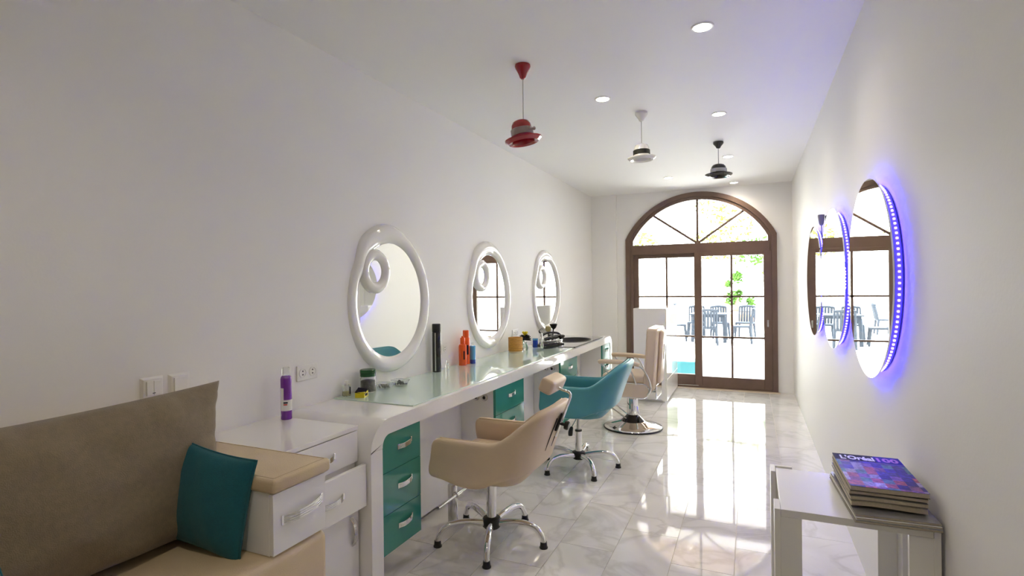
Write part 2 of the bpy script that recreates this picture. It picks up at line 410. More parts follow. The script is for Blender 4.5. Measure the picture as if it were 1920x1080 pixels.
# ------------------------------------------------------------------ arched sliding door
def door():
    d = bpy.data.objects.new('door_1', None); C.objects.link(d); d.location = (cx, YE, 0)
    tag(d, 'arched brown framed sliding glass door with fanlight above', kind='structure')
    def loop(inset, zb):
        h = hw-inset; R = (hw*hw+rise*rise)/(2*rise); cz = spring+rise-R; r = R-inset
        a = math.degrees(math.asin(min(1, h/r)))
        return [(cx-h, zb)]+arc(cx, cz, r, 90+a, 90-a, 36)+[(cx+h, zb)]
    f = obj('frame', ring_strip(NB(), loop(.001, .0), loop(.066, .0), YE-.035, YE+.10, 'y', closed=False), BROWN, d, world=True)
    f2 = obj('inner_frame', ring_strip(NB(), loop(.0655, .0), loop(.112, .0), YE-.012, YE+.085, 'y', closed=False), BROWN, d, world=True)
    obj('transom', bevel_all(box(NB(), cx-hw+.09, cx+hw-.09, YE-.02, YE+.09, 1.955, 2.10), .006), BROWN, d, world=True)
    obj('sill', box(NB(), cx-hw+.09, cx+hw-.09, YE-.02, YE+.10, .0, .03, .004), BROWN, d, world=True)
    obj('track', box(NB(), cx-hw+.10, -.70, YE-.024, YE-.018, .032, .040), CHROME, d, world=True)
    def leaf(x0, x1, yc, sl, sr, gb, gt, vx, lab):
        lf = obj('door_leaf', NB_leaf(x0, x1, yc, sl, sr, gb, gt), BROWN, d, world=True)
        lf['label'] = lab
        g0, g1 = x0+sl, x1-sr
        obj('pane', box(NB(), g0-.01, g1+.01, yc-.003, yc+.003, gb-.01, gt+.01), PANE, lf, world=True)
        obj('muntin', box(NB(), vx-.015, vx+.015, yc-.010, yc+.010, gb, gt), BROWN, lf, world=True)
        for z in (1.323, .741):
            obj('muntin', box(NB(), g0, g1, yc-.010, yc+.010, z-.013, z+.013), BROWN, lf, world=True)
        return lf
    def NB_leaf(x0, x1, yc, sl, sr, gb, gt):
        bm = NB(); t = .025
        for (a0, a1, z0, z1) in ((x0, x0+sl, .03, 1.96), (x1-sr, x1, .03, 1.96), (x0+sl, x1-sr, .03, gb), (x0+sl, x1-sr, gt, 1.96)):
            box(bm, a0, a1, yc-t, yc+t, z0, z1, .004, 1)
        return bm
    leaf(cx-hw+.10, -.68, YE+.055, .085, .075, .185, 1.90, -1.145, 'left sliding leaf set behind the right one')
    lr = leaf(-.745, cx+hw-.065, YE+.003, .098, .106, .173, 1.906, -.246, 'right sliding leaf with pull handle')
    bm = NB(); box(bm, .203, .227, YE-.036, YE-.022, .90, 1.0, .004); box(bm, .209, .221, YE-.05, YE-.036, .915, .985, .004)
    h = obj('handle', bm, STEEL, lr, world=True); h['label'] = 'small pale metal pull handle'
    # fanlight
    fan = obj('fanlight_pane', prism(NB(), [p for p in loop(.10, 2.09)], YE+.03, YE+.036, 'y'), PANE, d, world=True)
    c = Vector((cx, YE+.033, 2.10))
    R = (hw*hw+rise*rise)/(2*rise)-.11; cz = spring+rise-(R+.11)
    for ang in (90, 35, 145):
        dx, dz = math.cos(math.radians(ang)), math.sin(math.radians(ang))
        # ray from c to arch circle centred (cx,cz)
        oz = c.z-cz; bq = dz*oz; L = -bq+math.sqrt(bq*bq-(oz*oz-R*R))
        bm = NB(); tube(bm, [c, c+Vector((dx*L, 0, dz*L))], .017, 8)
        obj('muntin', bm, BROWN, d, world=True)
door()

# ================================================================== CEILING LAMPS
def downlight(x, y, label):
    t = thing('downlight', label, 'ceiling light', (x, y, ZC), 0, 'recessed ceiling downlights')
    prof = [(.046, -.001), (.047, -.006), (.056, -.006), (.060, -.002), (.060, 0)]
    obj('trim_ring', lathe(NB(), prof, 32, cap=False), WPLAST, t, True)
    obj('diffuser', lathe(NB(), [(0, -.004), (.047, -.004), (.047, -.001), (0, -.001)], 32, cap=False), LAMPM, t)
    ld = bpy.data.lights.new('downlight_glow', 'SPOT'); ld.energy = 11; ld.color = (1, .88, .71); ld.shadow_soft_size = .05
    ld.spot_size = math.radians(150); ld.spot_blend = 1
    lo = bpy.data.objects.new('downlight_glow', ld); C.objects.link(lo); lo.parent = t; lo.location = (0, 0, -.02)
for x, y, lb in ((-.224, 3.072, 'largest and nearest recessed downlight in the white ceiling'),
                 (-.991, 3.933, 'downlight on the left, between red and white pendants'),
                 (-.222, 4.691, 'downlight in front of the black pendant, nearest to it'),
                 (-.211, 6.298, 'downlight directly behind the black hat pendant'),
                 (-.961, 7.194, 'left of the two small far downlights near the arched door'),
                 (-.195, 7.952, 'farthest downlight, right above the arched door')):
    downlight(x, y, lb)
downlight(-.98, .6, 'added unseen downlight over the sofa end, behind the viewer')  # out of view, added as fill light for the near room

def hat_lamp(name, label, x, y, z_top, z_brim, brim_r, m, mband, mcord, cone, mcone, bow=1, tilt=0.1, mbrim=None):
    t = thing(name, label, 'pendant lamp', (x, y, ZC), 0, 'hat shaped pendant lamps')
    H = cone
    obj('ceiling_rose', lathe(NB(), [(0, 0), (.048, 0), (.050, -.012), (.046, -.022), (.026, -H*.68), (.018, -H*.92), (.010, -H), (0, -H)], 28), mcone, t, True)
    zt, zb = z_top-ZC, z_brim-ZC
    obj('cord', tube(NB(), [(0, 0, -H+.005), (0, 0, zt-.003)], .0028, 8), mcord, t, True)
    sh = thing('x', '', ''); bpy.data.objects.remove(sh)
    rc = brim_r*.56; h = zt-zb
    M = T(0, 0, zb) @ Matrix.Rotation(-tilt, 4, Vector((-.406, .914, 0)))
    # thin turned hat: outer profile down, inner profile back up
    out = [(0, h), (rc*.45, h*.985), (rc*.78, h*.90), (rc*.94, h*.74), (rc, h*.5), (rc*1.03, h*.18), (rc*1.12, h*.06), (brim_r*.8, -.004), (brim_r*.97, .004), (brim_r, .012)]
    inn = [(brim_r*.985, .004), (brim_r*.8, -.012), (rc*1.08, -.004), (rc*.96, h*.15), (rc*.93, h*.5), (rc*.87, h*.72), (rc*.7, h*.86), (0, h*.93)]
    hat = obj('hat_shade', lathe(NB(), out+inn, 40, M, cap=False), m, t, True)
    bz = h*.42
    band = [(rc*1.012, bz-.17*h), (rc*1.07, bz-.15*h), (rc*1.06, bz+.13*h), (rc*.985, bz+.16*h)]
    obj('hat_band', lathe(NB(), band, 40, M, cap=False), mband, hat, True)
    a = -.35 if bow else 2.2
    if bow:
        bm = NB(); r = rc*1.07
        c = Vector((r*math.cos(a), r*math.sin(a), bz)); tx = Vector((-math.sin(a), math.cos(a), 0)); n = Vector((math.cos(a), math.sin(a), 0))
        for s in (-1, 1):
            tube(bm, [c+n*.004, c+n*.012+tx*s*.012, c+n*.010+tx*s*.024+Vector((0, 0, .002))], lambda q: .004+.008*q, 8)
        lathe(bm, [(0, -.006), (.007, -.004), (.008, 0), (.007, .004), (0, .006)], 10, Matrix.Translation(c+n*.008))
        bmesh.ops.transform(bm, matrix=M, verts=bm.verts)
        obj('ribbon_bow', bm, mband, hat, True)
    bl = obj('bulb', lathe(NB(), [(0, h*.25), (.012, h*.27), (.022, h*.4), (.024, h*.5), (.014, h*.7), (.012, h*.9), (0, h*.9)], 16, T(0, 0, zb)), GLOSSW, t, True)
    return t
BAND = mat('dark_band', (.02, .022, .016), .6, bump=.3, bscale=300)
PALEB = mat('silver_band', (.45, .45, .43), .5)
WHITEH = mat('white_hat_gloss', (.80, .79, .74), .08, coat=.5)
BLKH = mat('black_hat_gloss', (.012, .012, .011), .07, coat=.6)
hat_lamp('pendant_lamp', 'red hat shaped pendant lamp with grey ribbon band', -1.293, 3.117, 2.545, 2.412, .118, REDG, PINKBAND, CORD, .088, REDG, 1, .15)
hat_lamp('pendant_lamp', 'white hat shaped pendant lamp with dark band', -.79, 4.384, 2.637, 2.515, .112, WHITEH, BAND, CORD, .073, WHITEH, 0, .03)
hat_lamp('pendant_lamp', 'black hat shaped pendant lamp with silver band', -.275, 5.619, 2.672, 2.56, .128, BLKH, PALEB, BLACKP, .067, BLKH, 0, .0)

# ================================================================== COUNTER
YC0, YC1, XC0, XC1, ZT = 2.065, 6.94, XL+.003, -1.663, .848
def counter():
    t = thing('styling_counter', 'long white lacquered styling counter with pale mint glass top', 'counter', (-1.96, 4.5, 0))
    R0, R1 = .145, .125
    seams = [YC0, 3.717, 5.15, YC1]; th = .078
    for k in range(3):
        a, b = seams[k], seams[k+1]; g = .0012
        if k == 0:
            o = [(b-g, ZT-th), (b-g, ZT)]+arc(a+R0, ZT-R0, R0, 90, 180, 12)+[(a, .71), (a+.09, .71)]+arc(a+.09+.055, ZT-th-.055, .055, 180, 90, 8)
        elif k == 2:
            o = [(a+g, ZT), (a+g, ZT-th)]+arc(b-.085-.05, ZT-th-.05, .05, 90, 0, 8)+[(b-.085, .70), (b, .70)]+arc(b-R1, ZT-R1, R1, 0, 90, 12)
        else:
            o = [(a+g, ZT-th), (a+g, ZT), (b-g, ZT), (b-g, ZT-th)]
        bm = prism(NB(), o, XC0, XC1, 'x'); bevel_all(bm, .003, 2, 60)
        p = obj('worktop', bm, LACQ, t, True, True, 18)
        if k == 2:      # opening for the basin bowl
            cb = prism(NB(), [(-1.93+.198*math.cos(2*PI*i/40), 6.12+.268*math.sin(2*PI*i/40)) for i in range(40)], .6, .95, 'z')
            co = obj('bowl_cutter', cb, LACQ)
            co.location = (0, 0, 0); md = p.modifiers.new('cut', 'BOOLEAN'); md.object = co; md.operation = 'DIFFERENCE'; md.solver = 'EXACT'
            bpy.context.view_layer.update(); dg = bpy.context.evaluated_depsgraph_get()
            me = bpy.data.meshes.new_from_object(p.evaluated_get(dg)); p.modifiers.clear(); p.data = me
            bpy.data.objects.remove(co)
    obj('side_leg', box(NB(), XC0, XC1, YC0, YC0+.09, 0, .7085, .002), LACQ, t, world=True)
    obj('side_leg', box(NB(), XC0, XC1, YC1-.085, YC1, 0, .6985, .002), LACQ, t, world=True)
    # knee-space back panels
    for a, b in ((YC0+.09, 3.717), (3.719, 5.15), (5.152, YC1-.085)):
        obj('back_panel', box(NB(), -1.968, -1.952, a+.001, b-.001, .02, ZT-th-.001), LACQ, t, world=True)
    # glass sheets
    for a, b in ((2.47, 3.90), (3.903, 5.36)):
        bm = box(NB(), XC0+.004, XC1-.035, a, b, ZT, ZT+.006, .0015, 1)
        g = obj('glass_sheet', bm, MINT, t, world=True); g['label'] = 'pale mint glass sheet'
counter()
ZG = ZT+.006

HANDLE_ME = {}
def handle_mesh(L=.115, w=.026, bow=.020):
    """bowed ribbed strip along local y, standing off +x"""
    key = (L, w, bow)
    if key in HANDLE_ME: return HANDLE_ME[key]
    bm = NB(); n = 10; nb = 4; bw = w/nb
    for q in range(nb):
        zc = -w/2+bw*(q+.5); rings = []
        for i in range(n+1):
            u = 2*i/n-1
            x = bow*(1-abs(u)**3.0)+.001; zz = .006*u
            y = u*L/2
            hh = bw*.46
            rings.append([bm.verts.new((x, y, zc+zz-hh)), bm.verts.new((x+.0022, y, zc+zz-hh*.6)), bm.verts.new((x+.0022, y, zc+zz+hh*.6)), bm.verts.new((x, y, zc+zz+hh)), bm.verts.new((x-.002, y, zc+zz))])
        for A, B in zip(rings, rings[1:]):
            for k in range(5):
                j = (k+1) % 5; bm.faces.new((A[k], A[j], B[j], B[k]))
        bm.faces.new(rings[0]); bm.faces.new(rings[-1])
    for s in (-1, 1): box(bm, 0, .004, s*L/2-.006, s*L/2+.006, -w/2+.006*s, w/2+.006*s)
    bmesh.ops.recalc_face_normals(bm, faces=bm.faces)
    me = bpy.data.meshes.new('handle'); bm.to_mesh(me); bm.free(); me.materials.append(CHROME)
    HANDLE_ME[key] = me; return me
def handle(parent, loc, L=.115, w=.026, bow=.02, rx=0):
    o = bpy.data.objects.new('handle', handle_mesh(L, w, bow)); C.objects.link(o); o.parent = parent
    off = Vector((0, 0, 0)); p = parent
    while p: off += p.location; p = p.parent
    o.location = Vector(loc)-off; o.rotation_euler = (rx, 0, 0); return o

def drawer_unit(y0, y1, label, rl=0, rr=0):
    t = thing('drawer_unit', label, 'drawer unit', (-1.80, (y0+y1)/2, .168), 0, 'teal drawer units under the counter')
    zb, zt = .168, .7685
    obj('body', box(NB(), -1.950, -1.688, y0+.003, y1-.003, zb+.003, zt-.002), LACQ, t, world=True)
    zs = [zb, .366, .578, zt]
    for k in range(3):
        a, b = zs[k]+.0015, zs[k+1]-.0015; o = None
        ya, yb = y0+.001, y1-.001
        tl = rl if k == 2 else 0; tr = rr if k == 2 else 0
        pts = [(ya, a), (yb, a)]
        pts += arc(yb-tr, b-tr, tr, 0, 90, 8) if tr else [(yb, b)]
        pts += arc(ya+tl, b-tl, tl, 90, 180, 8) if tl else [(ya, b)]
        d = obj('drawer', bevel_all(prism(NB(), pts, -1.687, -1.668, 'x'), .0012, 1, 60), TEALD, t, True, True, 30)
        handle(d, (-1.668, (y0+y1)/2+.02, (a+b)/2+.015))
drawer_unit(YC0+.0915, 2.49, 'teal drawer unit nearest the sofa, with three chrome handles', rl=.052)
drawer_unit(3.447, 3.966, 'teal drawer unit behind the beige tub chair')
drawer_unit(4.884, 5.417, 'teal drawer unit behind the teal tub chair')
drawer_unit(6.47, YC1-.0865, 'narrow teal drawer unit at the far end under the basin', rr=.048)

# sockets under the counter on unit sides
def socket_holes(name, label, x, y, z, ax='y'):
    t = thing(name, label, 'socket', (x, y, z))
    for k, dx in enumerate((-.034, .034)):
        M = T(dx, 0, 0) @ Matrix.Rotation(PI/2, 4, 'X')
        s = obj('outlet', lathe(NB(), [(0, .012), (.02, .012), (.025, .009), (.026, 0), (0, 0)], 20, M), STEEL, t, True)
        obj('pin_recess', lathe(NB(), [(0, .0135), (.012, .0135), (.012, .011), (0, .011)], 14, M), BLACKP, s)
socket_holes('under_counter_socket', 'pair of round outlets under counter beside the beige chair', -1.79, 3.449, .705)
socket_holes('under_counter_socket', 'pair of round outlets under counter in front of the teal chair', -1.79, 4.886, .705)

# ------------------------------------------------------------------ basin with tap
def sink():
    y0, y1, x0, x1 = 5.40, 6.62, -2.225, -1.70
    t = thing('wash_basin', 'dark stone wash basin set into the far counter end', 'sink', (-1.96, 6.0, ZT))
    cxs, cys, rx, ry = -1.93, 6.12, .20, .27
    n = 40
    out = []
    # rectangular loop sampled by angle, matched to the ellipse loop
    for i in range(n):
        a = 2*PI*i/n; c, s = math.cos(a), math.sin(a)
        k = min(((x1-cxs) if c > 0 else (cxs-x0))/max(abs(c), 1e-6), ((y1-cys) if s > 0 else (cys-y0))/max(abs(s), 1e-6))
        out.append((cxs+k*c, cys+k*s))
    inn = [(cxs+rx*math.cos(2*PI*i/n), cys+ry*math.sin(2*PI*i/n)) for i in range(n)]
    obj('slab', ring_strip(NB(), out, inn, ZT, ZT+.012, 'z'), SINKTOP, t, world=True)
    bm = NB()
    prof = [(1.03, ZT+.0125), (1.03, ZT+.017), (.985, ZT+.018), (.965, ZT+.005), (.93, ZT-.05), (.80, ZT-.095), (.45, ZT-.112), (0, ZT-.115)]
    rings = [[bm.verts.new((cxs+rx*k*math.cos(2*PI*i/n), cys+ry*k*math.sin(2*PI*i/n), z)) for i in range(n)] if k else [bm.verts.new((cxs, cys, z))] for k, z in prof]
    for A, B in zip(rings, rings[1:]):
        for i in range(n):
            j = (i+1) % n
            if len(B) == 1: bm.faces.new((A[i], A[j], B[0]))
            else: bm.faces.new((A[i], A[j], B[j], B[i]))
    obj('bowl', bm, BASINM, t, True, True)
    obj('drain_pipe', tube(NB(), [(cxs, cys, ZT-.112), (cxs, cys, ZT-.20), (cxs, cys+.05, ZT-.24), (cxs-.015, cys+.20, ZT-.42)], .016, 10, 4), STEEL, t, True, True)
    obj('front_strip', box(NB(), x1+.002, x1+.016, y0, y1, ZT, ZT+.014, .002), BLACKG, t, world=True)
    # tap: black with chrome details
    bm = NB(); bx, by = -2.15, 5.62
    lathe(bm, [(0, 0), (.032, 0), (.032, .012), (.026, .02), (.024, .10), (.02, .115), (0, .118)], 20, T(bx, by, ZT+.012))
    tp = obj('tap_body', bm, CHROME, t, True, True)
    bm = tube(NB(), [(bx, by, ZT+.09), (bx+.05, by+.06, ZT+.125), (bx+.13, by+.17, ZT+.12), (bx+.16, by+.22, ZT+.085)], .013, 12, 5)
    obj('spout', bm, BLACKG, tp, True, True)
    bm = tube(NB(), [(bx, by, ZT+.125), (bx-.01, by-.02, ZT+.15), (bx-.005, by+.07, ZT+.175)], .009, 10, 4)
    obj('lever', bm, BLACKG, tp, True, True)
sink()

# hand shower / hose heap and tools lying by the basin
def shower():
    t = thing('hand_shower', 'black hand shower with coiled chrome hose beside the basin', 'hand shower', (-1.95, 5.55, ZG))
    P = []
    for i in range(60):
        a = i*.42; r = .085+.02*math.sin(i*.7)
        P.append((-1.98+r*math.cos(a)*.9, 5.56+r*math.sin(a)*1.5, ZG+.012+.0009*i+.006*math.sin(i*1.3)))
    obj('hose', tube(NB(), P, .008, 8, 2), CHROME, t, True, True)
    bm = tube(NB(), [(-2.02, 5.40, ZG+.075), (-1.97, 5.50, ZG+.09), (-1.93, 5.62, ZG+.095)], lambda q: .017+.006*math.sin(q*PI), 12, 4)
    h = obj('grip', bm, BLACKG, t, True, True)
    bm = lathe(NB(), [(0, 0), (.024, .002), (.036, .02), (.04, .034), (.036, .038), (0, .036)], 20, Matrix.Translation((-1.925, 5.63, ZG+.095)) @ Matrix.Rotation(2.2, 4, 'Y'))
    obj('spray_head', bm, BLACKG, h, True, True)
shower()
def dryer(x, y, rz, label):
    t = thing('hair_dryer', label, 'hair dryer', (x, y, ZG+.002), rz)
    L = Matrix.Rotation(PI/2, 4, 'Y')
    obj('barrel', lathe(NB(), [(0, -.10), (.03, -.098), (.040, -.08), (.041, 0), (.034, .07), (.026, .10), (.022, .10), (.02, .09), (0, .09)], 22, T(0, 0, .042) @ L), BLACKG, t, True)
    obj('nozzle', box(NB(), .095, .145, -.032, .032, .030, .054, .006), BLACKP, t, True)
    obj('grip', tube(NB(), [(-.04, .02, .035), (-.05, .08, .03), (-.06, .15, .022)], lambda q: .02-.004*q, 12, 4), BLACKP, t, True)
    obj('intake_grille', lathe(NB(), [(.030, -.099), (.034, -.105), (.026, -.107), (0, -.107)], 18, T(0, 0, .042) @ L), CHROME, t, True)
dryer(-1.88, 5.20, .9, 'black hair dryer lying in front of the third oval mirror')

def brush_holder():
    t = thing('brush_cup', 'dark cup holding grooming brushes behind the basin tap', 'cup', (-2.12, 5.86, ZT+.012))
    obj('cup', lathe(NB(), [(0, 0), (.03, 0), (.034, .08), (.031, .08), (.028, .006), (0, .006)], 20), BLACKG, t, True)
    b1 = thing('shaving_brush', 'khaki bristle shaving brush standing in the dark cup', 'brush', (-2.128, 5.838, ZT+.022))
    obj('grip', tube(NB(), [(0, 0, 0), (-.01, -.012, .10)], .008, 10), BLACKP, b1, True)
    obj('bristles', lathe(NB(), [(.008, 0), (.03, .018), (.037, .042), (.029, .064), (0, .072)], 18, T(-.011, -.014, .10) @ Matrix.Rotation(-.25, 4, 'X')), KHAKI, b1, True)
    b2 = thing('neck_brush', 'black bristle brush standing in the dark cup', 'brush', (-2.108, 5.88, ZT+.022))
    obj('grip', tube(NB(), [(0, 0, 0), (.012, .012, .13)], .007, 10), BLACKP, b2, True)
    obj('bristles', lathe(NB(), [(.008, 0), (.03, .02), (.044, .055), (.045, .062), (.03, .068), (0, .070)], 18, T(.013, .013, .128)), BLACKP, b2, True)
brush_holder()

# ================================================================== OVAL MIRRORS, LEFT WALL
def oval_mirror(yc, zc, label, yaw=0.):
    t = thing('oval_mirror', label, 'mirror', (XL, yc, zc), yaw, 'white framed oval mirrors')
    a, b = .425, .475      # outer half width (y) / half height (z)
    # the frame: a thick ring that widens into a scroll around a small round mirror (upper left)
    sy, sz, sr = -.168, .205, .145
    n = 96; O = []; I = []
    for i in range(n):
        th = 2*PI*i/n; c, s = math.cos(th), math.sin(th)
        oy, oz = a*c, b*s
        # crest: top-left bump where the scroll starts
        d = math.degrees(th)
        bump = .048*smoothstep(40, 108, d)*(1-smoothstep(126, 150, d))
        oy += bump*c; oz += bump*s*1.25
        w = .088+.040*smoothstep(50, 108, d)*(1-smoothstep(120, 165, d))+.010*math.exp(-((d-270)/50)**2)
        O.append((oy, oz)); I.append((oy-w*c*1.02, oz-w*s*1.05))
    bm = NB()
    # rounded section: 5 rails from wall-outer to inner
    sec = [(0, .0), (0, .018), (.12, .034), (.34, .043), (.6, .042), (.82, .034), (1, .020), (1, .0)]
    rails = []
    for q, x in sec:
        rails.append([bm.verts.new((x, O[i][0]+(I[i][0]-O[i][0])*q, O[i][1]+(I[i][1]-O[i][1])*q)) for i in range(n)])
    for A, B in zip(rails, rails[1:]+rails[:1]):
        for i in range(n):
            j = (i+1) % n; bm.faces.new((A[i], A[j], B[j], B[i]))
    obj('frame', bm, GLOSSW, t, True, angle=60)
    g = obj('glass', prism(NB(), [(p[0]*1.02, p[1]*1.02) for p in I], .004, .016, 'x'), MIRROR, t)
    # scroll ring with inset round mirror
    bm = NB(); m = 48; r_out, r_in = sr, .072
    rails = []
    for q, x in [(0, .014), (0, .030), (.15, .044), (.42, .050), (.72, .046), (.95, .034), (1, .026), (1, .014)]:
        r = r_out+(r_in-r_out)*q
        rails.append([bm.verts.new((x, sy+r*math.cos(2*PI*i/m)*.92, sz+r*math.sin(2*PI*i/m))) for i in range(m)])
    for A, B in zip(rails, rails[1:]+rails[:1]):
        for i in range(m):
            j = (i+1) % m; bm.faces.new((A[i], A[j], B[j], B[i]))
    s = obj('scroll_ring', bm, GLOSSW, t, True, angle=60)
    obj('inset_glass', prism(NB(), [(sy+.074*math.cos(2*PI*i/m)*.92, sz+.074*math.sin(2*PI*i/m)) for i in range(m)], .017, .024, 'x'), MIRROR, s)
    return t
oval_mirror(3.03, 1.405, 'white scroll framed oval mirror nearest the sofa, largest in view', math.radians(-3.0))
oval_mirror(4.545, 1.398, 'white scroll framed oval mirror in the middle of the three', math.radians(-2.0))
oval_mirror(6.085, 1.405, 'white scroll framed oval mirror nearest the basin', math.radians(-2.8))

# ================================================================== LED MIRRORS, RIGHT WALL
def led_mirror(yc, zc, a, b, label):
    t = thing('backlit_mirror', label, 'mirror', (XR, yc, zc), 0, 'frameless blue backlit mirrors')
    n = 96
    def ell(k, da=0.): return [((a*k+da)*math.cos(2*PI*i/n), (b*k+da)*math.sin(2*PI*i/n)) for i in range(n)]
    obj('glass', bevel_all(prism(NB(), ell(1), -.044, -.038, 'x'), .0015, 1, 60), MIRROR, t)
    obj('backing', ring_strip(NB(), ell(1, -.036), ell(.55), -.0375, -.002, 'x'), GREYP, t, True)
    tp = obj('led_tape', ring_strip(NB(), ell(1, -.030), ell(1, -.0355), -.030, -.008, 'x'), LEDTAPE, t, True)
    # one glowing strip of closely spaced diodes facing outwards
    bm = NB(); m = 120
    for i in range(m):
        th = 2*PI*i/m; ey, ez = (a-.029)*math.cos(th), (b-.029)*math.sin(th)
        nn = Vector((0, (b)*math.cos(th), (a)*math.sin(th))).normalized(); tt = Vector((0, -nn.z, nn.y))
        c = Vector((-.018, ey, ez)); w, d, x = .0034, .003, .0034
        q = [c+tt*sx*w+Vector((sz*x, 0, 0))+nn*h for h in (-.001, d) for sx, sz in ((-1, -1), (1, -1), (1, 1), (-1, 1))]
        v = [bm.verts.new(p) for p in q]
        for f in ((0, 1, 2, 3), (4, 5, 6, 7), (0, 1, 5, 4), (1, 2, 6, 5), (2, 3, 7, 6), (3, 0, 4, 7)): bm.faces.new([v[k] for k in f])
    l = obj('led_diodes', bm, LEDM, tp); l['kind'] = 'stuff'
led_mirror(2.89, 1.518, .497, .445, 'largest and nearest blue backlit oval mirror above the magazine table')
led_mirror(4.06, 1.528, .553, .453, 'middle blue backlit oval mirror on the right wall')
led_mirror(5.165, 1.518, .543, .453, 'farthest blue backlit oval mirror, reflecting the brown door frame')
def adapter():
    t = thing('led_adapter', 'small grey cone shaped fitting with cable on right wall', 'adapter', (XR, 4.66, 1.985))
    obj('shell', lathe(NB(), [(0, .03), (.022, .03), (.024, .02), (.016, -.035), (.010, -.05), (0, -.05)], 18, T(-.034, 0, 0)), mat('mid_grey', (.22, .21, .20), .5), t, True)
    obj('wall_bracket', box(NB(), -.01, 0, -.02, .02, -.02, .02, .003), GREYP, t)
    obj('cable', tube(NB(), [(-.034, 0, -.05), (-.03, .0, -.12), (-.02, -.01, -.20), (-.012, -.02, -.27)], .003, 6, 4), BLACKP, t, True)
adapter()

# ================================================================== WALL PLATES
def switch(y, z, label, double):
    t = thing('light_switch', label, 'switch', (XL, y, z), 0, 'white wall switches')
    bm = box(NB(), 0, .012, -.048, .048, -.046, .046)
    vs = [v for v in bm.verts if v.co.x > .006]
    for v in vs: v.co.y *= .80; v.co.z *= .80
    obj('plate', bevel_all(bm, .002, 2), WPLAST, t)
    if double:
        for s in (-1, 1):
            r = obj('rocker', box(NB(), .0125, .018, s*.0145-.0138, s*.0145+.0138, -.029, .029, .0015), WPLAST, t)
        obj('indicator', box(NB(), .0181, .0188, -.006, .006, -.022, -.019), BLACKP, t)
    else:
        obj('rocker', box(NB(), .0125, .018, -.0285, .0285, -.029, .029, .0015), WPLAST, t)
switch(1.421, 1.100, 'double rocker light switch on left wall above sofa cushion', True)
switch(1.537, 1.098, 'single rocker light switch, next to the double one above the sofa', False)
def socket(y, z, label):
    t = thing('wall_socket', label, 'socket', (XL, y, z), 0, 'white double wall sockets')
    obj('plate', box(NB(), 0, .009, -.075, .075, -.042, .042, .003), WPLAST, t)
    M = Matrix.Rotation(PI/2, 4, 'Y')
    for s in (-1, 1):
        w = obj('socket_ring', lathe(NB(), [(.026, .009), (.026, .0125), (.022, .0125), (.020, .0095), (0, .0095)], 24, T(0, s*.036, 0) @ M, cap=False), WPLAST, t, True)
        for q in (-1, 1):
            obj('pin_hole', lathe(NB(), [(0, .0105), (.004, .0105), (.004, .009), (0, .009)], 10, T(0, s*.036, q*.0095) @ M), BLACKP, w)
socket(2.268, 1.038, 'double wall socket behind the purple spray bottle')
socket(3.70, 1.008, 'double wall socket beside the black hairspray can')
socket(5.16, 1.008, 'double wall socket behind the amber basket')

# ================================================================== SMALL THINGS ON THE COUNTER
def lathe_thing(name, label, cat, loc, parts, group=None):
    t = thing(name, label, cat, loc, 0, group)
    for nm, prof, m in parts: obj(nm, lathe(NB(), prof, 28), m, t, True, angle=35)
    return t
# purple spray bottle on the cabinet
t = lathe_thing('spray_bottle', 'tall purple spray bottle with clear cap on white cabinet', 'bottle', (-2.165, 2.03, .8405), [
    ('body', [(0, 0), (.025, 0), (.027, .004), (.027, .205), (.024, .216), (.017, .222), (0, .222)], PURPLE),
    ('cap', [(0, .2225), (.019, .2225), (.019, .258), (.016, .262), (0, .262)], CLEARP)])
def patch(parent, name, r, a0, a1, z0, z1, m, n=10):
    bm = NB(); A = []; B = []
    for i in range(n+1):
        a = math.radians(a0+(a1-a0)*i/n)
        A.append([bm.verts.new((rr*math.cos(a), rr*math.sin(a), z)) for rr, z in ((r, z0), (r+.0004, z0), (r+.0004, z1), (r, z1))])
    for P, Q in zip(A, A[1:]):
        for k in range(4):
            j = (k+1) % 4; bm.faces.new((P[k], P[j], Q[j], Q[k]))
    bm.faces.new(A[0]); bm.faces.new(A[-1])
    return obj(name, bm, m, parent, True)
lb = patch(t, 'label_band', .0272, -110, 60, .045, .10, WPLAST)
patch(t, 'label_swirl', .0272, -110, -70, .10, .16, WPLAST)
patch(lb, 'label_print', .0278, -72, -30, .083, .090, INKB)
patch(lb, 'label_print', .0278, -72, -34, .074, .080, INKR)
# clear small bottle, dye box, jar, tray, bag of foils
t = thing('cologne_bottle', 'small clear glass bottle with pale liquid beside the yellow box', 'bottle', (-2.225, 2.545, ZG))
obj('glass_body', box(NB(), -.018, .018, -.02, .02, 0, .068, .004), CLEARP, t)
obj('liquid', box(NB(), -.014, .014, -.016, .016, .004, .030), mat('pale_liquid', (.55, .5, .25), .2), t)
obj('cap', lathe(NB(), [(0, .068), (.010, .068), (.010, .078), (.013, .079), (.013, .095), (0, .097)], 18), WPLAST, t, True)
obj('label_strip', box(NB(), .0181, .0186, .004, .014, .012, .055), INKB, t)
t = thing('dye_box', 'open yellow and black cardboard box in front of the jar', 'box', (-2.125, 2.56, ZG), .35)
obj('carton', box(NB(), -.028, .028, -.035, .035, 0, .032, .001), YELLOW, t)
obj('lid_flap', box(NB(), -.030, .030, -.036, .030, 0, .003, .001, M=T(0, .0, .036) @ Matrix.Rotation(.28, 4, 'X') @ Matrix.Rotation(.15, 4, 'Y')), INKB, t)
obj('printed_band', box(NB(), .0281, .0286, -.02, .02, .008, .022), INKB, t)
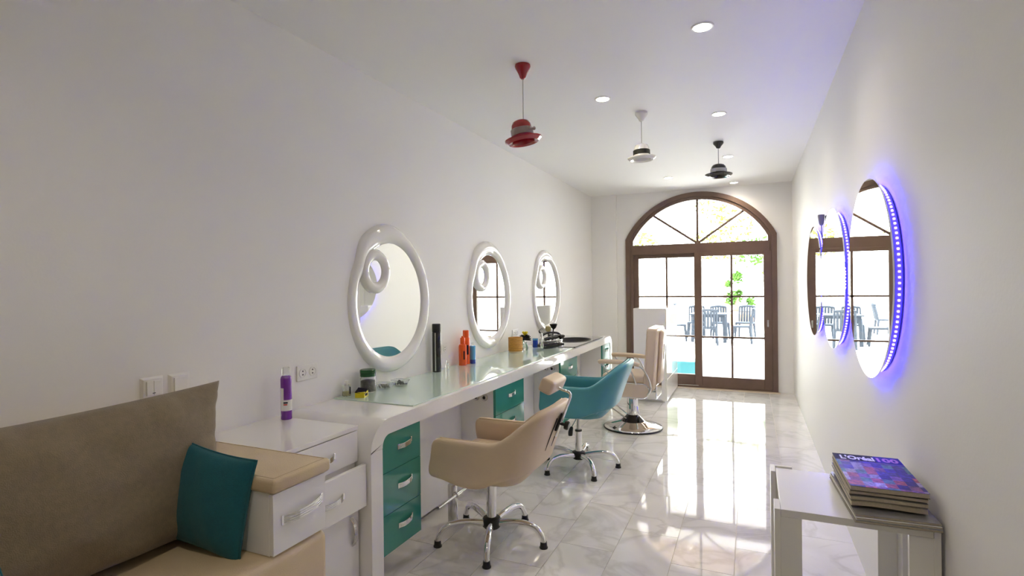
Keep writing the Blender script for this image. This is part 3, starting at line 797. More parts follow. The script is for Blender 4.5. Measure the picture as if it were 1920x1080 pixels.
t = lathe_thing('storage_jar', 'clear jar of dark herbs with ribbed green lid', 'jar', (-2.19, 2.70, ZG), [
    ('jar_body', [(0, 0), (.045, 0), (.048, .006), (.048, .082), (.042, .096), (.042, .104), (.0395, .104), (.0395, .095), (.0455, .081), (.0455, .006), (0, .004)], CLEARP),
    ('contents', [(0, .005), (.0445, .007), (.0445, .070), (.02, .076), (0, .074)], HERB),
    ('neck_band', [(.0423, .098), (.0475, .098), (.0475, .116), (.0423, .116)], DKGREEN),
    ('lid', [(0, .118), (.048, .118), (.049, .121), (.049, .136), (.046, .140), (0, .140)], DKGREEN)])
def tray(label, loc, rz, fill):
    t = thing('plastic_tray', label, 'tray', loc, rz, 'small clear trays')
    a, b, h = .050, .040, .034
    bm = NB(); lv = []
    for k, z in ((.78, 0), (1., h), (1.1, h), (1.1, h-.003), (1.02, h-.003), (.80, -.0)):
        pts = []
        for (sx, sy) in ((1, 1), (-1, 1), (-1, -1), (1, -1)): pts += [(sx*a*k, sy*b*k)]
        o = []
        for i, p in enumerate(pts):
            q = pts[(i+1) % 4]; pr = pts[i-1]
            for f in (.12,):
                o.append((p[0]+(pr[0]-p[0])*f, p[1]+(pr[1]-p[1])*f)); o.append((p[0]+(q[0]-p[0])*f, p[1]+(q[1]-p[1])*f))
        lv.append([bm.verts.new((x, y, z+.001)) for x, y in o])
    for A, B in zip(lv, lv[1:]):
        for i in range(len(A)):
            j = (i+1) % len(A); bm.faces.new((A[i], A[j], B[j], B[i]))
    bm.faces.new(lv[0])
    obj('tray_shell', bm, CLEARP, t)
    bm = NB(); r = random.Random(int(abs(loc[1])*100))
    for k in range(34):
        x, y, z = r.uniform(-.033, .033), r.uniform(-.026, .026), r.uniform(.006, .024)
        tube(bm, [(x, y, z), (x+r.uniform(-.01, .01), y+r.uniform(-.012, .012), z+r.uniform(-.003, .005))], .004, 5)
    o = obj('contents', bm, fill, t); o['kind'] = 'stuff'
tray('clear tray of grey clips next to the green lidded jar', (-2.165, 2.83, ZG), .1, mat('clip_grey', (.22, .20, .16), .5))
tray('clear tray of black clips below the first oval mirror', (-2.14, 2.965, ZG), -.1, BLACKP)
# black hairspray can, small vial, orange pair, blue bottle
t = lathe_thing('hairspray_can', 'tall black hairspray can with silver stripe beside first mirror', 'spray can', (-2.205, 3.53, ZG), [
    ('can', [(0, 0), (.032, 0), (.034, .004), (.034, .30), (.031, .305), (0, .305)], BLACKG),
    ('cap', [(0, .3055), (.033, .3055), (.0335, .31), (.0335, .362), (.030, .368), (0, .369)], BLACKP)])
patch(t, 'silver_stripe', .0343, -83, -66, .01, .30, STEEL, 4)
t = lathe_thing('perfume_vial', 'tiny clear vial standing beside the black hairspray can', 'bottle', (-2.135, 3.57, ZG), [
    ('vial', [(0, 0), (.013, 0), (.013, .055), (.006, .062), (0, .062)], CLEARP),
    ('cap', [(0, .0625), (.007, .0625), (.007, .085), (0, .086)], CLEARP)])
t = lathe_thing('orange_bottle', 'front orange pump bottle with stepped neck', 'bottle', (-2.185, 3.90, ZG), [
    ('body', [(0, 0), (.031, 0), (.033, .004), (.033, .155), (.030, .170), (.022, .176), (0, .176)], ORANGE),
    ('cap', [(0, .1765), (.020, .1765), (.020, .222), (.017, .228), (.010, .229), (.009, .240), (0, .241)], ORANGE)])
patch(t, 'label_print', .0333, -50, -30, .05, .12, INKB, 4)
t = lathe_thing('orange_bottle', 'taller orange can standing behind the front orange bottle', 'bottle', (-2.20, 3.985, ZG), [
    ('body', [(0, 0), (.031, 0), (.032, .004), (.032, .215), (.026, .225), (0, .225)], ORANGE),
    ('cap', [(0, .2255), (.026, .2255), (.026, .278), (.022, .283), (0, .283)], ORANGE)])
patch(t, 'label_print', .0323, -50, -20, .08, .16, INKB, 4)
t = lathe_thing('blue_bottle', 'light blue bottle with deep blue foot beside orange bottles', 'bottle', (-2.155, 4.02, ZG), [
    ('foot', [(0, 0), (.023, 0), (.024, .003), (.024, .034), (0, .034)], DBLUE),
    ('body', [(0, .0342), (.024, .0342), (.024, .145), (.019, .152), (0, .152)], BLUEP),
    ('cap', [(0, .1522), (.010, .1522), (.010, .178), (0, .179)], CLEARP)])
# amber basket
def basket():
    t = thing('wicker_basket', 'round amber wicker basket beside middle mirror', 'basket', (-2.12, 4.845, ZG))
    bm = NB(); n = 20; nr = 9
    for k in range(nr):
        P = []
        for i in range(n*2):
            a = 2*PI*i/(n*2); r = .066+.0035*math.sin(PI*i+PI*k)
            P.append((r*math.cos(a), r*math.sin(a), .022+k*.0135))
        tube(bm, P, .0066, 6, closed=True)
    obj('weave', bm, BASKET, t, True)
    obj('inner_wall', lathe(NB(), [(.060, .012), (.063, .012), (.063, .138), (.060, .138)], 28, cap=False), BASKET, t, True)
    obj('base', lathe(NB(), [(0, 0), (.066, 0), (.070, .006), (.066, .014), (0, .014)], 28), mat('pale_rim', (.66, .55, .38), .4), t, True)
    obj('rim', tube(NB(), [(.066*math.cos(2*PI*i/28), .066*math.sin(2*PI*i/28), .142) for i in range(28)], .006, 8, closed=True), BASKET, t, True)
basket()
def vase():
    t = thing('spiky_pot', 'small glass pot holding a black puff and yellow flower', 'ornament', (-2.09, 5.02, ZG))
    obj('pot', lathe(NB(), [(0, 0), (.025, 0), (.033, .02), (.028, .05), (.016, .07), (.02, .085), (0, .085)], 22), CLEARP, t, True)
    bm = NB(); r = random.Random(3)
    for k in range(70):
        a, e = r.uniform(0, 2*PI), r.uniform(-.35, 1.2)
        d = Vector((math.cos(a)*math.cos(e), math.sin(a)*math.cos(e), math.sin(e)*.85))
        tube(bm, [Vector((0, 0, .115))+d*.012, Vector((0, 0, .115))+d*r.uniform(.055, .07)], lambda q: .011*(1-q)+.002, 5)
    o = obj('black_puff', bm, BLACKP, t)
    bm = NB()
    for k in range(7):
        a = k*.9
        tube(bm, [(0, 0, .14), (.015*math.cos(a), .015*math.sin(a), .175), (.028*math.cos(a), .028*math.sin(a), .188)], lambda q: .004+.007*math.sin(q*PI), 6, 3)
    obj('yellow_flower', bm, YELLOW, t, True)
vase()
t = lathe_thing('blue_jar', 'deep blue jar left of the pale blue glass', 'jar', (-2.09, 5.30, ZG), [
    ('body', [(0, 0), (.026, 0), (.028, .004), (.028, .075), (0, .077)], DBLUE),
    ('lid', [(0, .0775), (.029, .0775), (.029, .095), (0, .097)], BLUEP)])
t = lathe_thing('blue_glass', 'pale blue disinfectant glass with dark band near hand shower', 'glass', (-2.03, 5.33, ZG), [
    ('body', [(0, 0), (.024, 0), (.027, .085), (.0245, .085), (.022, .004), (0, .004)], CLEARP),
    ('liquid', [(0, .005), (.0218, .005), (.0235, .05), (0, .05)], DBLUE)])
t = lathe_thing('green_bottle', 'small green tinted bottle behind the yellow flower pot', 'bottle', (-2.17, 5.13, ZG), [
    ('body', [(0, 0), (.024, 0), (.025, .004), (.025, .10), (.012, .115), (0, .115)], mat('green_tint', (.25, .45, .33), .1, coat=.4)),
    ('cap', [(0, .1155), (.011, .1155), (.011, .135), (0, .135)], WPLAST)])

# ================================================================== WHITE DRAWER CABINET
def cabinet():
    x0, x1, y0, y1, z1 = XL+.002, -1.735, 1.615, 2.06, .840
    t = thing('drawer_cabinet', 'glossy white cabinet with drawers between sofa and counter', 'cabinet', ((x0+x1)/2, (y0+y1)/2, 0))
    obj('body', box(NB(), x0, x1-.020, y0, y1, .02, z1-.020), LACQ, t, world=True)
    obj('plinth', box(NB(), x0, x1-.06, y0+.02, y1-.02, 0, .02), GREYP, t, world=True)
    obj('top', box(NB(), x0, x1, y0, y1, z1-.0195, z1, .0015), LACQ, t, world=True)
    def front(nm, za, zb, dx):
        return obj(nm, box(NB(), x1-.0195+dx, x1-.001+dx, y0+.002, y1-.002, za, zb, .0015), LACQ, t, world=True)
    d = front('drawer', .668, z1-.024, 0); handle(d, (x1, 1.835, .735), .12)
    d = front('drawer', .462, .662, .050)
    obj('drawer_box', box(NB(), x1-.20, x1+.030, y0+.02, y1-.02, .49, .63), LACQ, d, world=True)
    handle(d, (x1+.05, 1.835, .560), .12)
    d = front('door', .05, .458, 0); handle(d, (x1, 2.015, .35), .13, rx=PI/2)
cabinet()

# ================================================================== SOFA
def sofa():
    y0, y1 = -.85, 1.607
    t = thing('sofa', 'beige leather sofa with white drawer armrest against left wall', 'sofa', (-1.9, .4, 0))
    obj('seat', box(NB(), XL+.13, -1.5, y0, y1, .06, .578, .035, 4), SOFAL, t, True, True)
    obj('foot_plinth', box(NB(), XL+.16, -1.56, y0+.04, y1-.04, 0, .06), GREYP, t, world=True)
    obj('backrest', box(NB(), XL+.005, XL+.145, y0, y1+.004, .06, 1.055, .03, 4), SOFAL, t, True, True)
    a = obj('armrest_box', box(NB(), -2.10, -1.522, 1.345, 1.592, .579, .797, .002), LACQ, t, world=True)
    fr = obj('armrest_drawer', box(NB(), -1.5215, -1.502, 1.345, 1.592, .583, .795, .0015), LACQ, t, world=True)
    handle(fr, (-1.502, 1.478, .700), .185, .034, .024)
    p = obj('armrest_pad', box(NB(), -2.112, -1.488, 1.335, 1.610, .798, .848, .014, 3), SOFAL, t, True, True)
    obj('stitching', tube(NB(), [(-2.09, 1.354, .8475), (-1.507, 1.354, .8475), (-1.507, 1.592, .8475), (-2.09, 1.592, .8475)], .0016, 6), mat('tan_thread', (.45, .34, .2), .7), p, world=True)
    # far armrest, outside the frame
    b = obj('armrest_box', box(NB(), -2.10, -1.522, y0+.02, y0+.26, .579, .797, .002), LACQ, t, world=True)
    obj('armrest_pad', box(NB(), -2.112, -1.488, y0, y0+.28, .798, .848, .014, 3), SOFAL, t, True, True)
sofa()
def place_cushion(name, label, m, w, h, th, M, seed, pinch, wr, n=18, group=None, piping=True, folds=.0, puff=2.6):
    bm = NB(); cushion(bm, w, h, th, n, pinch, wr, seed, folds, puff)
    o = obj(name, bm, m, None, True, angle=180)
    tag(o, label, 'cushion', group); o.matrix_world = M
    if piping: obj('piping', tube(NB(), seam_loop(w, h, pinch, n), .0028, 6, closed=True), m, o, True)
    return o
def frame3(o, ux, uz):
    x = Vector(ux).normalized(); z = Vector(uz); z = (z-x*z.dot(x)).normalized(); y = z.cross(x)
    m = Matrix((x, y, z)).transposed().to_4x4(); m.translation = Vector(o); return m
# big velour back cushion: right edge at y 1.57 (top) / 1.36 (bottom)
place_cushion('back_cushion', 'large taupe velour back cushion leaning on the sofa back', VELV, 1.37, .56, .25,
              frame3((-1.985, .855, .848), (.012, 1, .0), (-.14, .075, 1)), 5, .085, .012, 72, piping=False, folds=.008, puff=4.5)
place_cushion('scatter_cushion', 'teal square scatter cushion leaning on the white armrest', TEALF, .375, .355, .12,
              frame3((-1.775, 1.312, .752), (.93, .03, -.10), (-.02, .13, 1)), 9, .07, .004, 32, 'teal cushions')
place_cushion('scatter_cushion', 'teal scatter cushion at the left frame edge, mostly out of view', TEALF, .33, .33, .11,
              frame3((-1.62, .52, .765), (.10, .98, .2), (-.35, -.2, .98)), 11, .07, .004, 28, 'teal cushions', folds=.002)

# ================================================================== TUB CHAIRS
def tub_chair(label, loc, rz, base_loc, base_rot, m, zoff, head):
    t = thing('tub_chair', label, 'chair', (base_loc[0], base_loc[1], 0), 0, 'tub salon chairs')
    L = T(loc[0]-base_loc[0], loc[1]-base_loc[1], zoff) @ Matrix.Rotation(rz, 4, 'Z')
    # U path in plan, forward +x
    w, xf, xb, xs = .258, .215, -.265, -.125
    path = []
    for i in range(8): path.append((xf-(xf-xs)*i/7, -w))
    for i in range(1, 18):
        th = PI*i/18
        path.append((xs-(xs-xb)*(math.sin(th)**.68), -w*(abs(math.cos(th))**.56)*(1 if math.cos(th) > 0 else -1)))
    for i in range(8): path.append((xs+(xf-xs)*i/7, w))
    n = len(path); bm = NB(); rings = []
    for i, (x, y) in enumerate(path):
        a = Vector(path[max(i-1, 0)]); b = Vector(path[min(i+1, n-1)]); d = (b-a).normalized(); nrm = Vector((d.y, -d.x))
        back = smoothstep(-.06, -.25, x); rise = smoothstep(-.115, -.262, x)
        ztop = .655+.015*smoothstep(.2, 0, x)*0+.19*rise
        zbot = .455-.03*smoothstep(.2, .02, x)+.06*smoothstep(-.05, -.25, x)
        th = .062+.012*back
        sec = []
        H = ztop-zbot
        for (o, q) in ((-.5, .10), (-.44, .03), (-.2, .0), (.15, .0), (.40, .035), (.5, .13), (.54, .40), (.53, .7), (.5, .90), (.40, .965), (.18, 1.), (-.15, 1.), (-.38, .97), (-.47, .90), (-.5, .7), (-.5, .4)):
            z = zbot+H*q
            lean = -.40*(z-.49)*back
            splay = .05*(z-.655)*(1-back) + .045*min(0, (z-.56)/.12)*(1-back*.4)
            p = Vector((x, y))+nrm*(o*th+splay)
            sec.append(Vector((p.x+lean, p.y, z)))
        rings.append(sec)
    def endcap(sec, dirx):
        c = sum(sec, Vector())/len(sec); out = []
        for k, dx in ((.94, .018), (.78, .032), (.45, .038)):
            out.append([c+(p-c)*k+Vector((dx*dirx, 0, 0)) for p in sec])
        return out
    rings = list(reversed(endcap(rings[0], 1)))+rings+endcap(rings[-1], 1)
    V = [[bm.verts.new(p) for p in sec] for sec in rings]
    for A, B in zip(V, V[1:]):
        for k in range(len(A)):
            j = (k+1) % len(A); bm.faces.new((A[k], A[j], B[j], B[k]))
    bm.faces.new(V[0]); bm.faces.new(V[-1])
    bmesh.ops.transform(bm, matrix=L, verts=bm.verts)
    sh = sub(obj('shell', bm, m, t, True, angle=180), 1)
    # piping on the upper rim
    P = []
    for sec in rings[3:-3]: P.append(L @ ((sec[9]+sec[10])/2+Vector((0, 0, .001))))
    obj('piping', tube(NB(), P, .0035, 6), m, sh, True)
    # seat cushion and bowl below
    bm = box(NB(), -.20, .235, -.222, .222, .44, .535, .03, 3); bmesh.ops.transform(bm, matrix=L, verts=bm.verts)
    obj('seat', bm, m, t, True)
    bm = NB(); nn = 28; prof = [(0, .372), (.5, .374), (.74, .392), (.90, .43), (.97, .475), (.96, .50), (0, .50)]
    rg = []
    for k, z in prof:
        if k == 0: rg.append([bm.verts.new((-.02, 0, z))]); continue
        ring = []
        for i in range(nn):
            a = 2*PI*i/nn; ca, sa = math.cos(a), math.sin(a)
            ring.append(bm.verts.new((-.02+.245*k*abs(ca)**.7*(1 if ca > 0 else -1), .232*k*abs(sa)**.7*(1 if sa > 0 else -1), z)))
        rg.append(ring)
    for A, B in zip(rg, rg[1:]):
        for i in range(nn):
            j = (i+1) % nn
            if len(A) == 1: bm.faces.new((A[0], B[i], B[j]))
            elif len(B) == 1: bm.faces.new((A[i], A[j], B[0]))
            else: bm.faces.new((A[i], A[j], B[j], B[i]))
    bmesh.ops.transform(bm, matrix=L, verts=bm.verts)
    obj('seat_pan', bm, m, t, True, angle=60)
    # base: hub, column, five arms with black glides
    zc = .373+zoff
    if zoff > .02:
        obj('column', lathe(NB(), [(0, .07), (.027, .07), (.027, .30), (.024, .302), (0, .302)], 20), CHROME, t, True)
        obj('gas_piston', lathe(NB(), [(0, .302), (.0145, .302), (.0145, zc), (0, zc)], 16), STEEL, t, True)
        obj('column_cap', lathe(NB(), [(.02, .30), (.029, .30), (.029, .312), (.016, .314)], 20), BLACKP, t, True)
    else:
        obj('column', lathe(NB(), [(0, .07), (.030, .07), (.030, zc-.006), (0, zc-.006)], 22), CHROME, t, True)
        obj('column_cap', lathe(NB(), [(.0, zc-.006), (.045, zc-.006), (.05, zc+.004), (0, zc+.004)], 22), BLACKP, t, True)
    obj('hub', lathe(NB(), [(0, .072), (.045, .072), (.056, .084), (.058, .118), (.05, .132), (.032, .138), (0, .138)], 24), BLACKP, t, True)
    for k in range(5):
        a = math.radians(base_rot+72*k); c, s = math.cos(a), math.sin(a)
        pts = [(.04, .103), (.12, .118), (.20, .124), (.265, .112), (.305, .075), (.322, .03)]
        P = [(r*c, r*s, z) for r, z in pts]
        arm = obj('base_arm', tube(NB(), P, lambda q: .0205-.004*q, 12, 5), CHROME, t, True)
        obj('glide', lathe(NB(), [(0, 0), (.024, 0), (.025, .006), (.021, .012), (.019, .036), (0, .036)], 16, T(.322*c, .322*s, 0)), BLACKP, arm, True)
    if zoff > .02:
        lv = obj('lift_lever', tube(NB(), [L @ Vector((.02, .0, .365)), L @ Vector((.02, .09, .345)), L @ Vector((.03, .15, .31))], .005, 8, 4), STEEL, t, True)
        obj('lever_grip', tube(NB(), [L @ Vector((.03, .145, .315)), L @ Vector((.035, .165, .28)), L @ Vector((.035, .17, .25))], lambda q: .011+.008*math.sin(q*PI*.8), 10, 4), BLACKP, lv, True)
    if head:
        # slotted rear strap with clamp, bent bar and headrest
        def bk(z, out=.0): return Vector((-.265-.037-.40*(z-.49)-out, 0, z))
        pl = []
        bm = box(NB(), -.006, .006, -.022, .022, -.055, .055, .003)
        M = L @ T(*bk(.745, .010)) @ Matrix.Rotation(-.38, 4, 'Y'); bmesh.ops.transform(bm, matrix=M, verts=bm.verts)
        br = obj('rear_plate', bm, BLACKP, t)
        for s in (-1, 1):
            bm = box(NB(), -.0025, .0025, -.0018, .0018, -.10, .10); M2 = L @ T(*(bk(.68, .002)+Vector((0, s*.05, 0)))) @ Matrix.Rotation(-.38, 4, 'Y')
            bmesh.ops.transform(bm, matrix=M2, verts=bm.verts); obj('seam_slot', bm, BLACKP, t)
        kb = bk(.735, .012)
        obj('clamp_knob', lathe(NB(), [(0, 0), (.009, 0), (.009, .03), (.024, .034), (.026, .05), (.02, .058), (0, .058)], 16, L @ T(*kb) @ Matrix.Rotation(-PI/2-.2, 4, 'Y')), BLACKP, br, True)
        P = [bk(.66, .018), bk(.80, .018), bk(.90, .012), Vector((-.425, 0, .925)), Vector((-.395, 0, .945))]
        P = [L @ p for p in P]
        obj('headrest_bar', tube(NB(), P, .0075, 10, 5), CHROME, t, True)
        hr = box(NB(), -.042, .042, -.115, .115, -.043, .043, .022, 4)
        M = L @ T(-.375, 0, .955) @ Matrix.Rotation(-.42, 4, 'Y'); bmesh.ops.transform(hr, matrix=M, verts=hr.verts)
        h = sub(obj('headrest', hr, m, t, True, angle=180), 1)
    return t
tub_chair('beige leather tub salon chair with headrest on chrome star base', (-1.395, 2.845), PI, (-1.42, 2.862), 3, BEIGEL, 0., True)
tub_chair('teal leather tub salon chair on chrome star base', (-1.295, 4.27), PI+.03, (-1.313, 4.278), 20, TEALL, .055, False)

# chrome footrest in front of beige chair
def footrest():
    t = thing('footrest', 'chrome T bar footrest fixed to floor beside beige chair', 'footrest', (-1.735, 2.945, 0))
    obj('post', lathe(NB(), [(0, 0), (.04, 0), (.04, .008), (.030, .012), (.030, .25), (.026, .256), (0, .257)], 22), STEEL, t, True)
    b = obj('bar', tube(NB(), [(.04, -.24, .20), (.04, .25, .20)], .011, 12), CHROME, t, True)
    obj('clamp', tube(NB(), [(.04, -.03, .20), (.04, .03, .20)], .018, 12), CHROME, b, True)
footrest()

# ================================================================== HYDRAULIC CHAIR
def hydraulic_chair():
    t = thing('barber_chair', 'cream padded hydraulic salon chair on round chrome base', 'chair', (-1.15, 5.70, 0), PI)
    obj('base_disc', lathe(NB(), [(0, .004), (.292, .004), (.300, .012), (.296, .022), (.22, .040), (.15, .062), (.12, .075), (.085, .085), (0, .085)], 48), CHROME, t, True, angle=60)
    obj('rubber_rim', lathe(NB(), [(.285, 0), (.304, 0), (.308, .008), (.304, .016), (.296, .016), (.296, .004)], 48, cap=False), BLACKP, t, True)
    obj('dome', lathe(NB(), [(0, .075), (.125, .074), (.10, .10), (.072, .125), (.06, .14), (0, .14)], 32), BLACKG, t, True)
    obj('column', lathe(NB(), [(0, .12), (.058, .12), (.058, .335), (.052, .345), (0, .345)], 28), CHROME, t, True)
    obj('column_collar', lathe(NB(), [(0, .343), (.045, .343), (.05, .352), (.05, .366), (0, .366)], 24), BLACKP, t, True)
    pl = obj('pump_lever', tube(NB(), [(-.05, .06, .11), (-.075, .085, .16), (-.06, .075, .24)], .008, 8, 4), CHROME, t, True)
    # seat frame with stadium side panels
    obj('seat_base', box(NB(), -.20, .24, -.245, .245, .367, .50, .03, 3), CREAML, t, True)
    for s in (-1, 1):
        zc, r, x0, x1 = .437, .072, -.145, .215
        loop = arc(x0, zc, r, 90, 270, 12)+arc(x1, zc, r, -90, 90, 12)
        p = obj('side_panel', bevel_all(prism(NB(), loop, s*.246, s*.262, 'y'), .004, 2, 50), CREAML, t, True, angle=40)
        obj('chrome_edge', tube(NB(), [(x, s*.258, z) for x, z in loop], .006, 8, closed=True), CHROME, p, True)
    obj('seat', box(NB(), -.17, .27, -.232, .232, .498, .588, .028, 4), CREAML, t, True)
    # back: thick pad, slight lean
    M = T(-.205, 0, .44) @ Matrix.Rotation(-.07, 4, 'Y')
    bm = box(NB(), -.055, .055, -.255, .255, .0, .625, .028, 4); bmesh.ops.transform(bm, matrix=M, verts=bm.verts)
    bk = obj('backrest', bm, CREAML, t, True)
    lp = [(-.0, y, z) for y, z in ((-.256, .03), (-.256, .595), (-.225, .624), (.225, .624), (.256, .595), (.256, .03))]
    for dx in (.04, -.04):
        obj('piping', tube(NB(), [M @ Vector((dx, p[1], p[2])) for p in lp], .0045, 8), CREAML, bk, True)
    bm = box(NB(), -.095, -.056, -.115, .115, .06, .60, .016, 3); bmesh.ops.transform(bm, matrix=M, verts=bm.verts)
    obj('rear_pad', bm, CREAML, bk, True)
    bm = box(NB(), -.104, -.0955, -.012, .012, .30, .46, .004); bmesh.ops.transform(bm, matrix=M, verts=bm.verts)
    obj('rear_handle', bm, CHROME, bk)
    bm = box(NB(), -.275, -.262, -.17, .17, .345, .49, .01, 2)
    obj('rear_plate', bm, CHROME, t)
    obj('recline_arm', box(NB(), -.262, -.10, -.03, .03, .385, .42, .004), CHROME, t)
    for s in (-1, 1):
        y = s*.292
        pad = tube(NB(), [(.285, y, .712), (.25, y, .722), (.10, y, .724), (-.06, y, .715), (-.13, y, .70)], lambda q: .021+.003*math.sin(q*PI), 12, 5)
        a = obj('armrest', pad, CREAML, t, True)
        obj('arm_tube', tube(NB(), [(.26, y, .70), (.20, y*.97, .62), (.15, s*.268, .50)], .009, 10, 5), CHROME, a, True)
        obj('arm_tube', tube(NB(), [(-.10, y, .705), (-.165, y, .66), (-.215, y*.98, .57), (-.235, s*.275, .47), (-.20, s*.262, .40)], .010, 10, 6), CHROME, a, True)
        obj('arm_tube', tube(NB(), [(.02, y, .715), (-.05, y*.97, .62), (-.09, s*.27, .50)], .008, 10, 5), CHROME, a, True)
    # footrest
    f = obj('footrest_frame', tube(NB(), [(.05, -.07, .10), (.20, -.08, .20), (.30, -.085, .245), (.30, .085, .245), (.20, .08, .20), (.05, .07, .10)], .008, 8, 4), CHROME, t, True)
    obj('footrest_bar', tube(NB(), [(.31, -.15, .25), (.31, .15, .25)], .014, 10), BLACKP, f, True)
hydraulic_chair()

# ================================================================== TALL CABINET BY THE DOOR
def tall_cabinet():
    x0, x1, y0, y1, z1 = -1.395, -.980, 7.01, 8.09, 1.20
    t = thing('tall_cabinet', 'tall glossy white cabinet standing before the door', 'cabinet', ((x0+x1)/2, (y0+y1)/2, 0))
    obj('carcass', box(NB(), x0, x1-.019, y0, y1, .025, z1, .002), LACQ, t, world=True)
    obj('plinth', box(NB(), x0+.01, x1-.03, y0+.01, y1-.01, 0, .025), STEEL, t, world=True)
    obj('lower_door', box(NB(), x1-.0185, x1, y0, y1, .027, .292, .0015), LACQ, t, world=True)
    obj('upper_door', box(NB(), x1-.0185, x1, y0, y1, .297, z1-.001, .0015), LACQ, t, world=True)
    bm = box(NB(), x0+.12, x1-.06, y0-.003, y0-.0005, .027, .034); obj('edge_trim', bm, STEEL, t, world=True)
tall_cabinet()

# ================================================================== SIDE TABLE AND MAGAZINES
def side_table():
    x0, x1, y0, y1, z1 = .066, .516, 1.990, 2.462, .750
    t = thing('side_table', 'small white side table against the right wall', 'table', ((x0+x1)/2, (y0+y1)/2, 0))
    th, w = .018, .080
    obj('top', box(NB(), x0+th+.001, x1-th-.001, y0, y1-th-.010, z1-.024, z1, .0012), WPLAST, t, world=True)
    for sx in (0, 1):
        for sy in (0, 1):
            bm = NB(); zt = z1 if sy == 0 else z1+.004
            xa = x0 if sx == 0 else x1-th
            ya = y0 if sy == 0 else y1-w-.012
            box(bm, xa, xa+th, ya, ya+w+.012, 0, zt, .001, 1)
            xb0, xb1 = (x0+th, x0+w) if sx == 0 else (x1-w, x1-th)
            if sy == 0: box(bm, xb0, xb1, y0, y0+th, 0, z1-.0245)
            else: box(bm, xb0, xb1, y1-th, y1, 0, zt, .001, 1)
            obj('leg', bm, WPLAST, t, world=True)
side_table()
def magazines():
    specs = [  # name, label, dz, centre, size(x,y), thick, rot, cover
        ('bottom grey magazine with spine jutting towards the viewer', (.392, 2.17), (.225, .42), .007, .05, PAPERW),
        ('second magazine from the bottom of the stack, pale cover', (.392, 2.175), (.222, .415), .006, .06, WPLAST),
        ('third magazine from the bottom with dark printed cover', (.394, 2.18), (.222, .41), .007, .05, PAPERW),
        ('bent grey magazine in the middle of the stack', (.388, 2.20), (.205, .35), .014, .02, PAPER),
        ('thick magazine below the two top ones', (.386, 2.205), (.208, .355), .012, .03, PAPERW),
        ('thin pale magazine right under the top one', (.389, 2.215), (.212, .36), .009, .01, PAPER)]
    z = .7545
    for k, (lab, c, sz, th, rot, cv) in enumerate(specs):
        t = thing('magazine', lab, 'magazine', (c[0], c[1], z), rot, 'stacked magazines')
        gapz = .004 if k == 3 else 0
        def bent(z0, z1, ins, mm, nm):
            bm = box(NB(), -sz[0]/2+ins, sz[0]/2-ins*.3, -sz[1]/2+ins, sz[1]/2-ins, z0, z1)
            bmesh.ops.subdivide_edges(bm, edges=[e for e in bm.edges if abs((e.verts[0].co-e.verts[1].co).x) > .1], cuts=6, use_grid_fill=True)
            if k >= 3:
                for v in bm.verts:
                    u = v.co.x/(sz[0]/2); v.co.z += .005*(1-u)*.5*(1 if k == 3 else .5)*(1-(u*u))*1.2
            obj(nm, bm, mm, t)
        bent(0, .0006, 0, cv, 'back_cover'); bent(.0007, th-.0007, .0015, PAPER, 'pages'); bent(th-.0006, th, 0, cv, 'front_cover')
        z += th+.0006+(.003 if k >= 3 else 0)+(.006 if k == 2 else 0)
    # top magazine
    t = thing('magazine', 'top magazine with violet mosaic cover and white title', 'magazine', (.391, 2.215, z), .02, 'stacked magazines')
    w, h, th = .212, .365, .016
    obj('pages', box(NB(), -w/2+.001, w/2-.002, -h/2+.002, h/2-.002, .0007, th-.0007), PAPER, t)
    obj('back_cover', box(NB(), -w/2, w/2, -h/2, h/2, 0, .0006), INKB, t)
    cov = obj('front_cover', box(NB(), -w/2, w/2, -h/2, h/2, th-.0006, th), COVER, t)
    obj('title_strip', box(NB(), -w/2, w/2, h/2-.075, h/2, th, th+.0002), INKB, cov)
    for body, x, wd, m in (("L'Or\u00e9al", -.086, .108, INKW), ('100', .031, .066, INKP)):
        me = text_mesh(body, .0475, .0002, .0018); me.materials.append(m)
        xs = [v.co.x for v in me.vertices]; k = wd/(max(xs)-min(xs)); x0 = min(xs)
        for v in me.vertices: v.co.x = (v.co.x-x0)*k; v.co.y *= 1.3; v.co.z += .0004
        o = bpy.data.objects.new('title_lettering', me); C.objects.link(o); o.parent = cov; o.location = (x, h/2-.064, th+.0002)
    o = obj('blue_panel', box(NB(), .024, w/2, h/2-.0745, h/2-.001, th+.0002, th+.0003), mat('blue_print', (.03, .02, .30), .6, spec=.15), cov)
magazines()

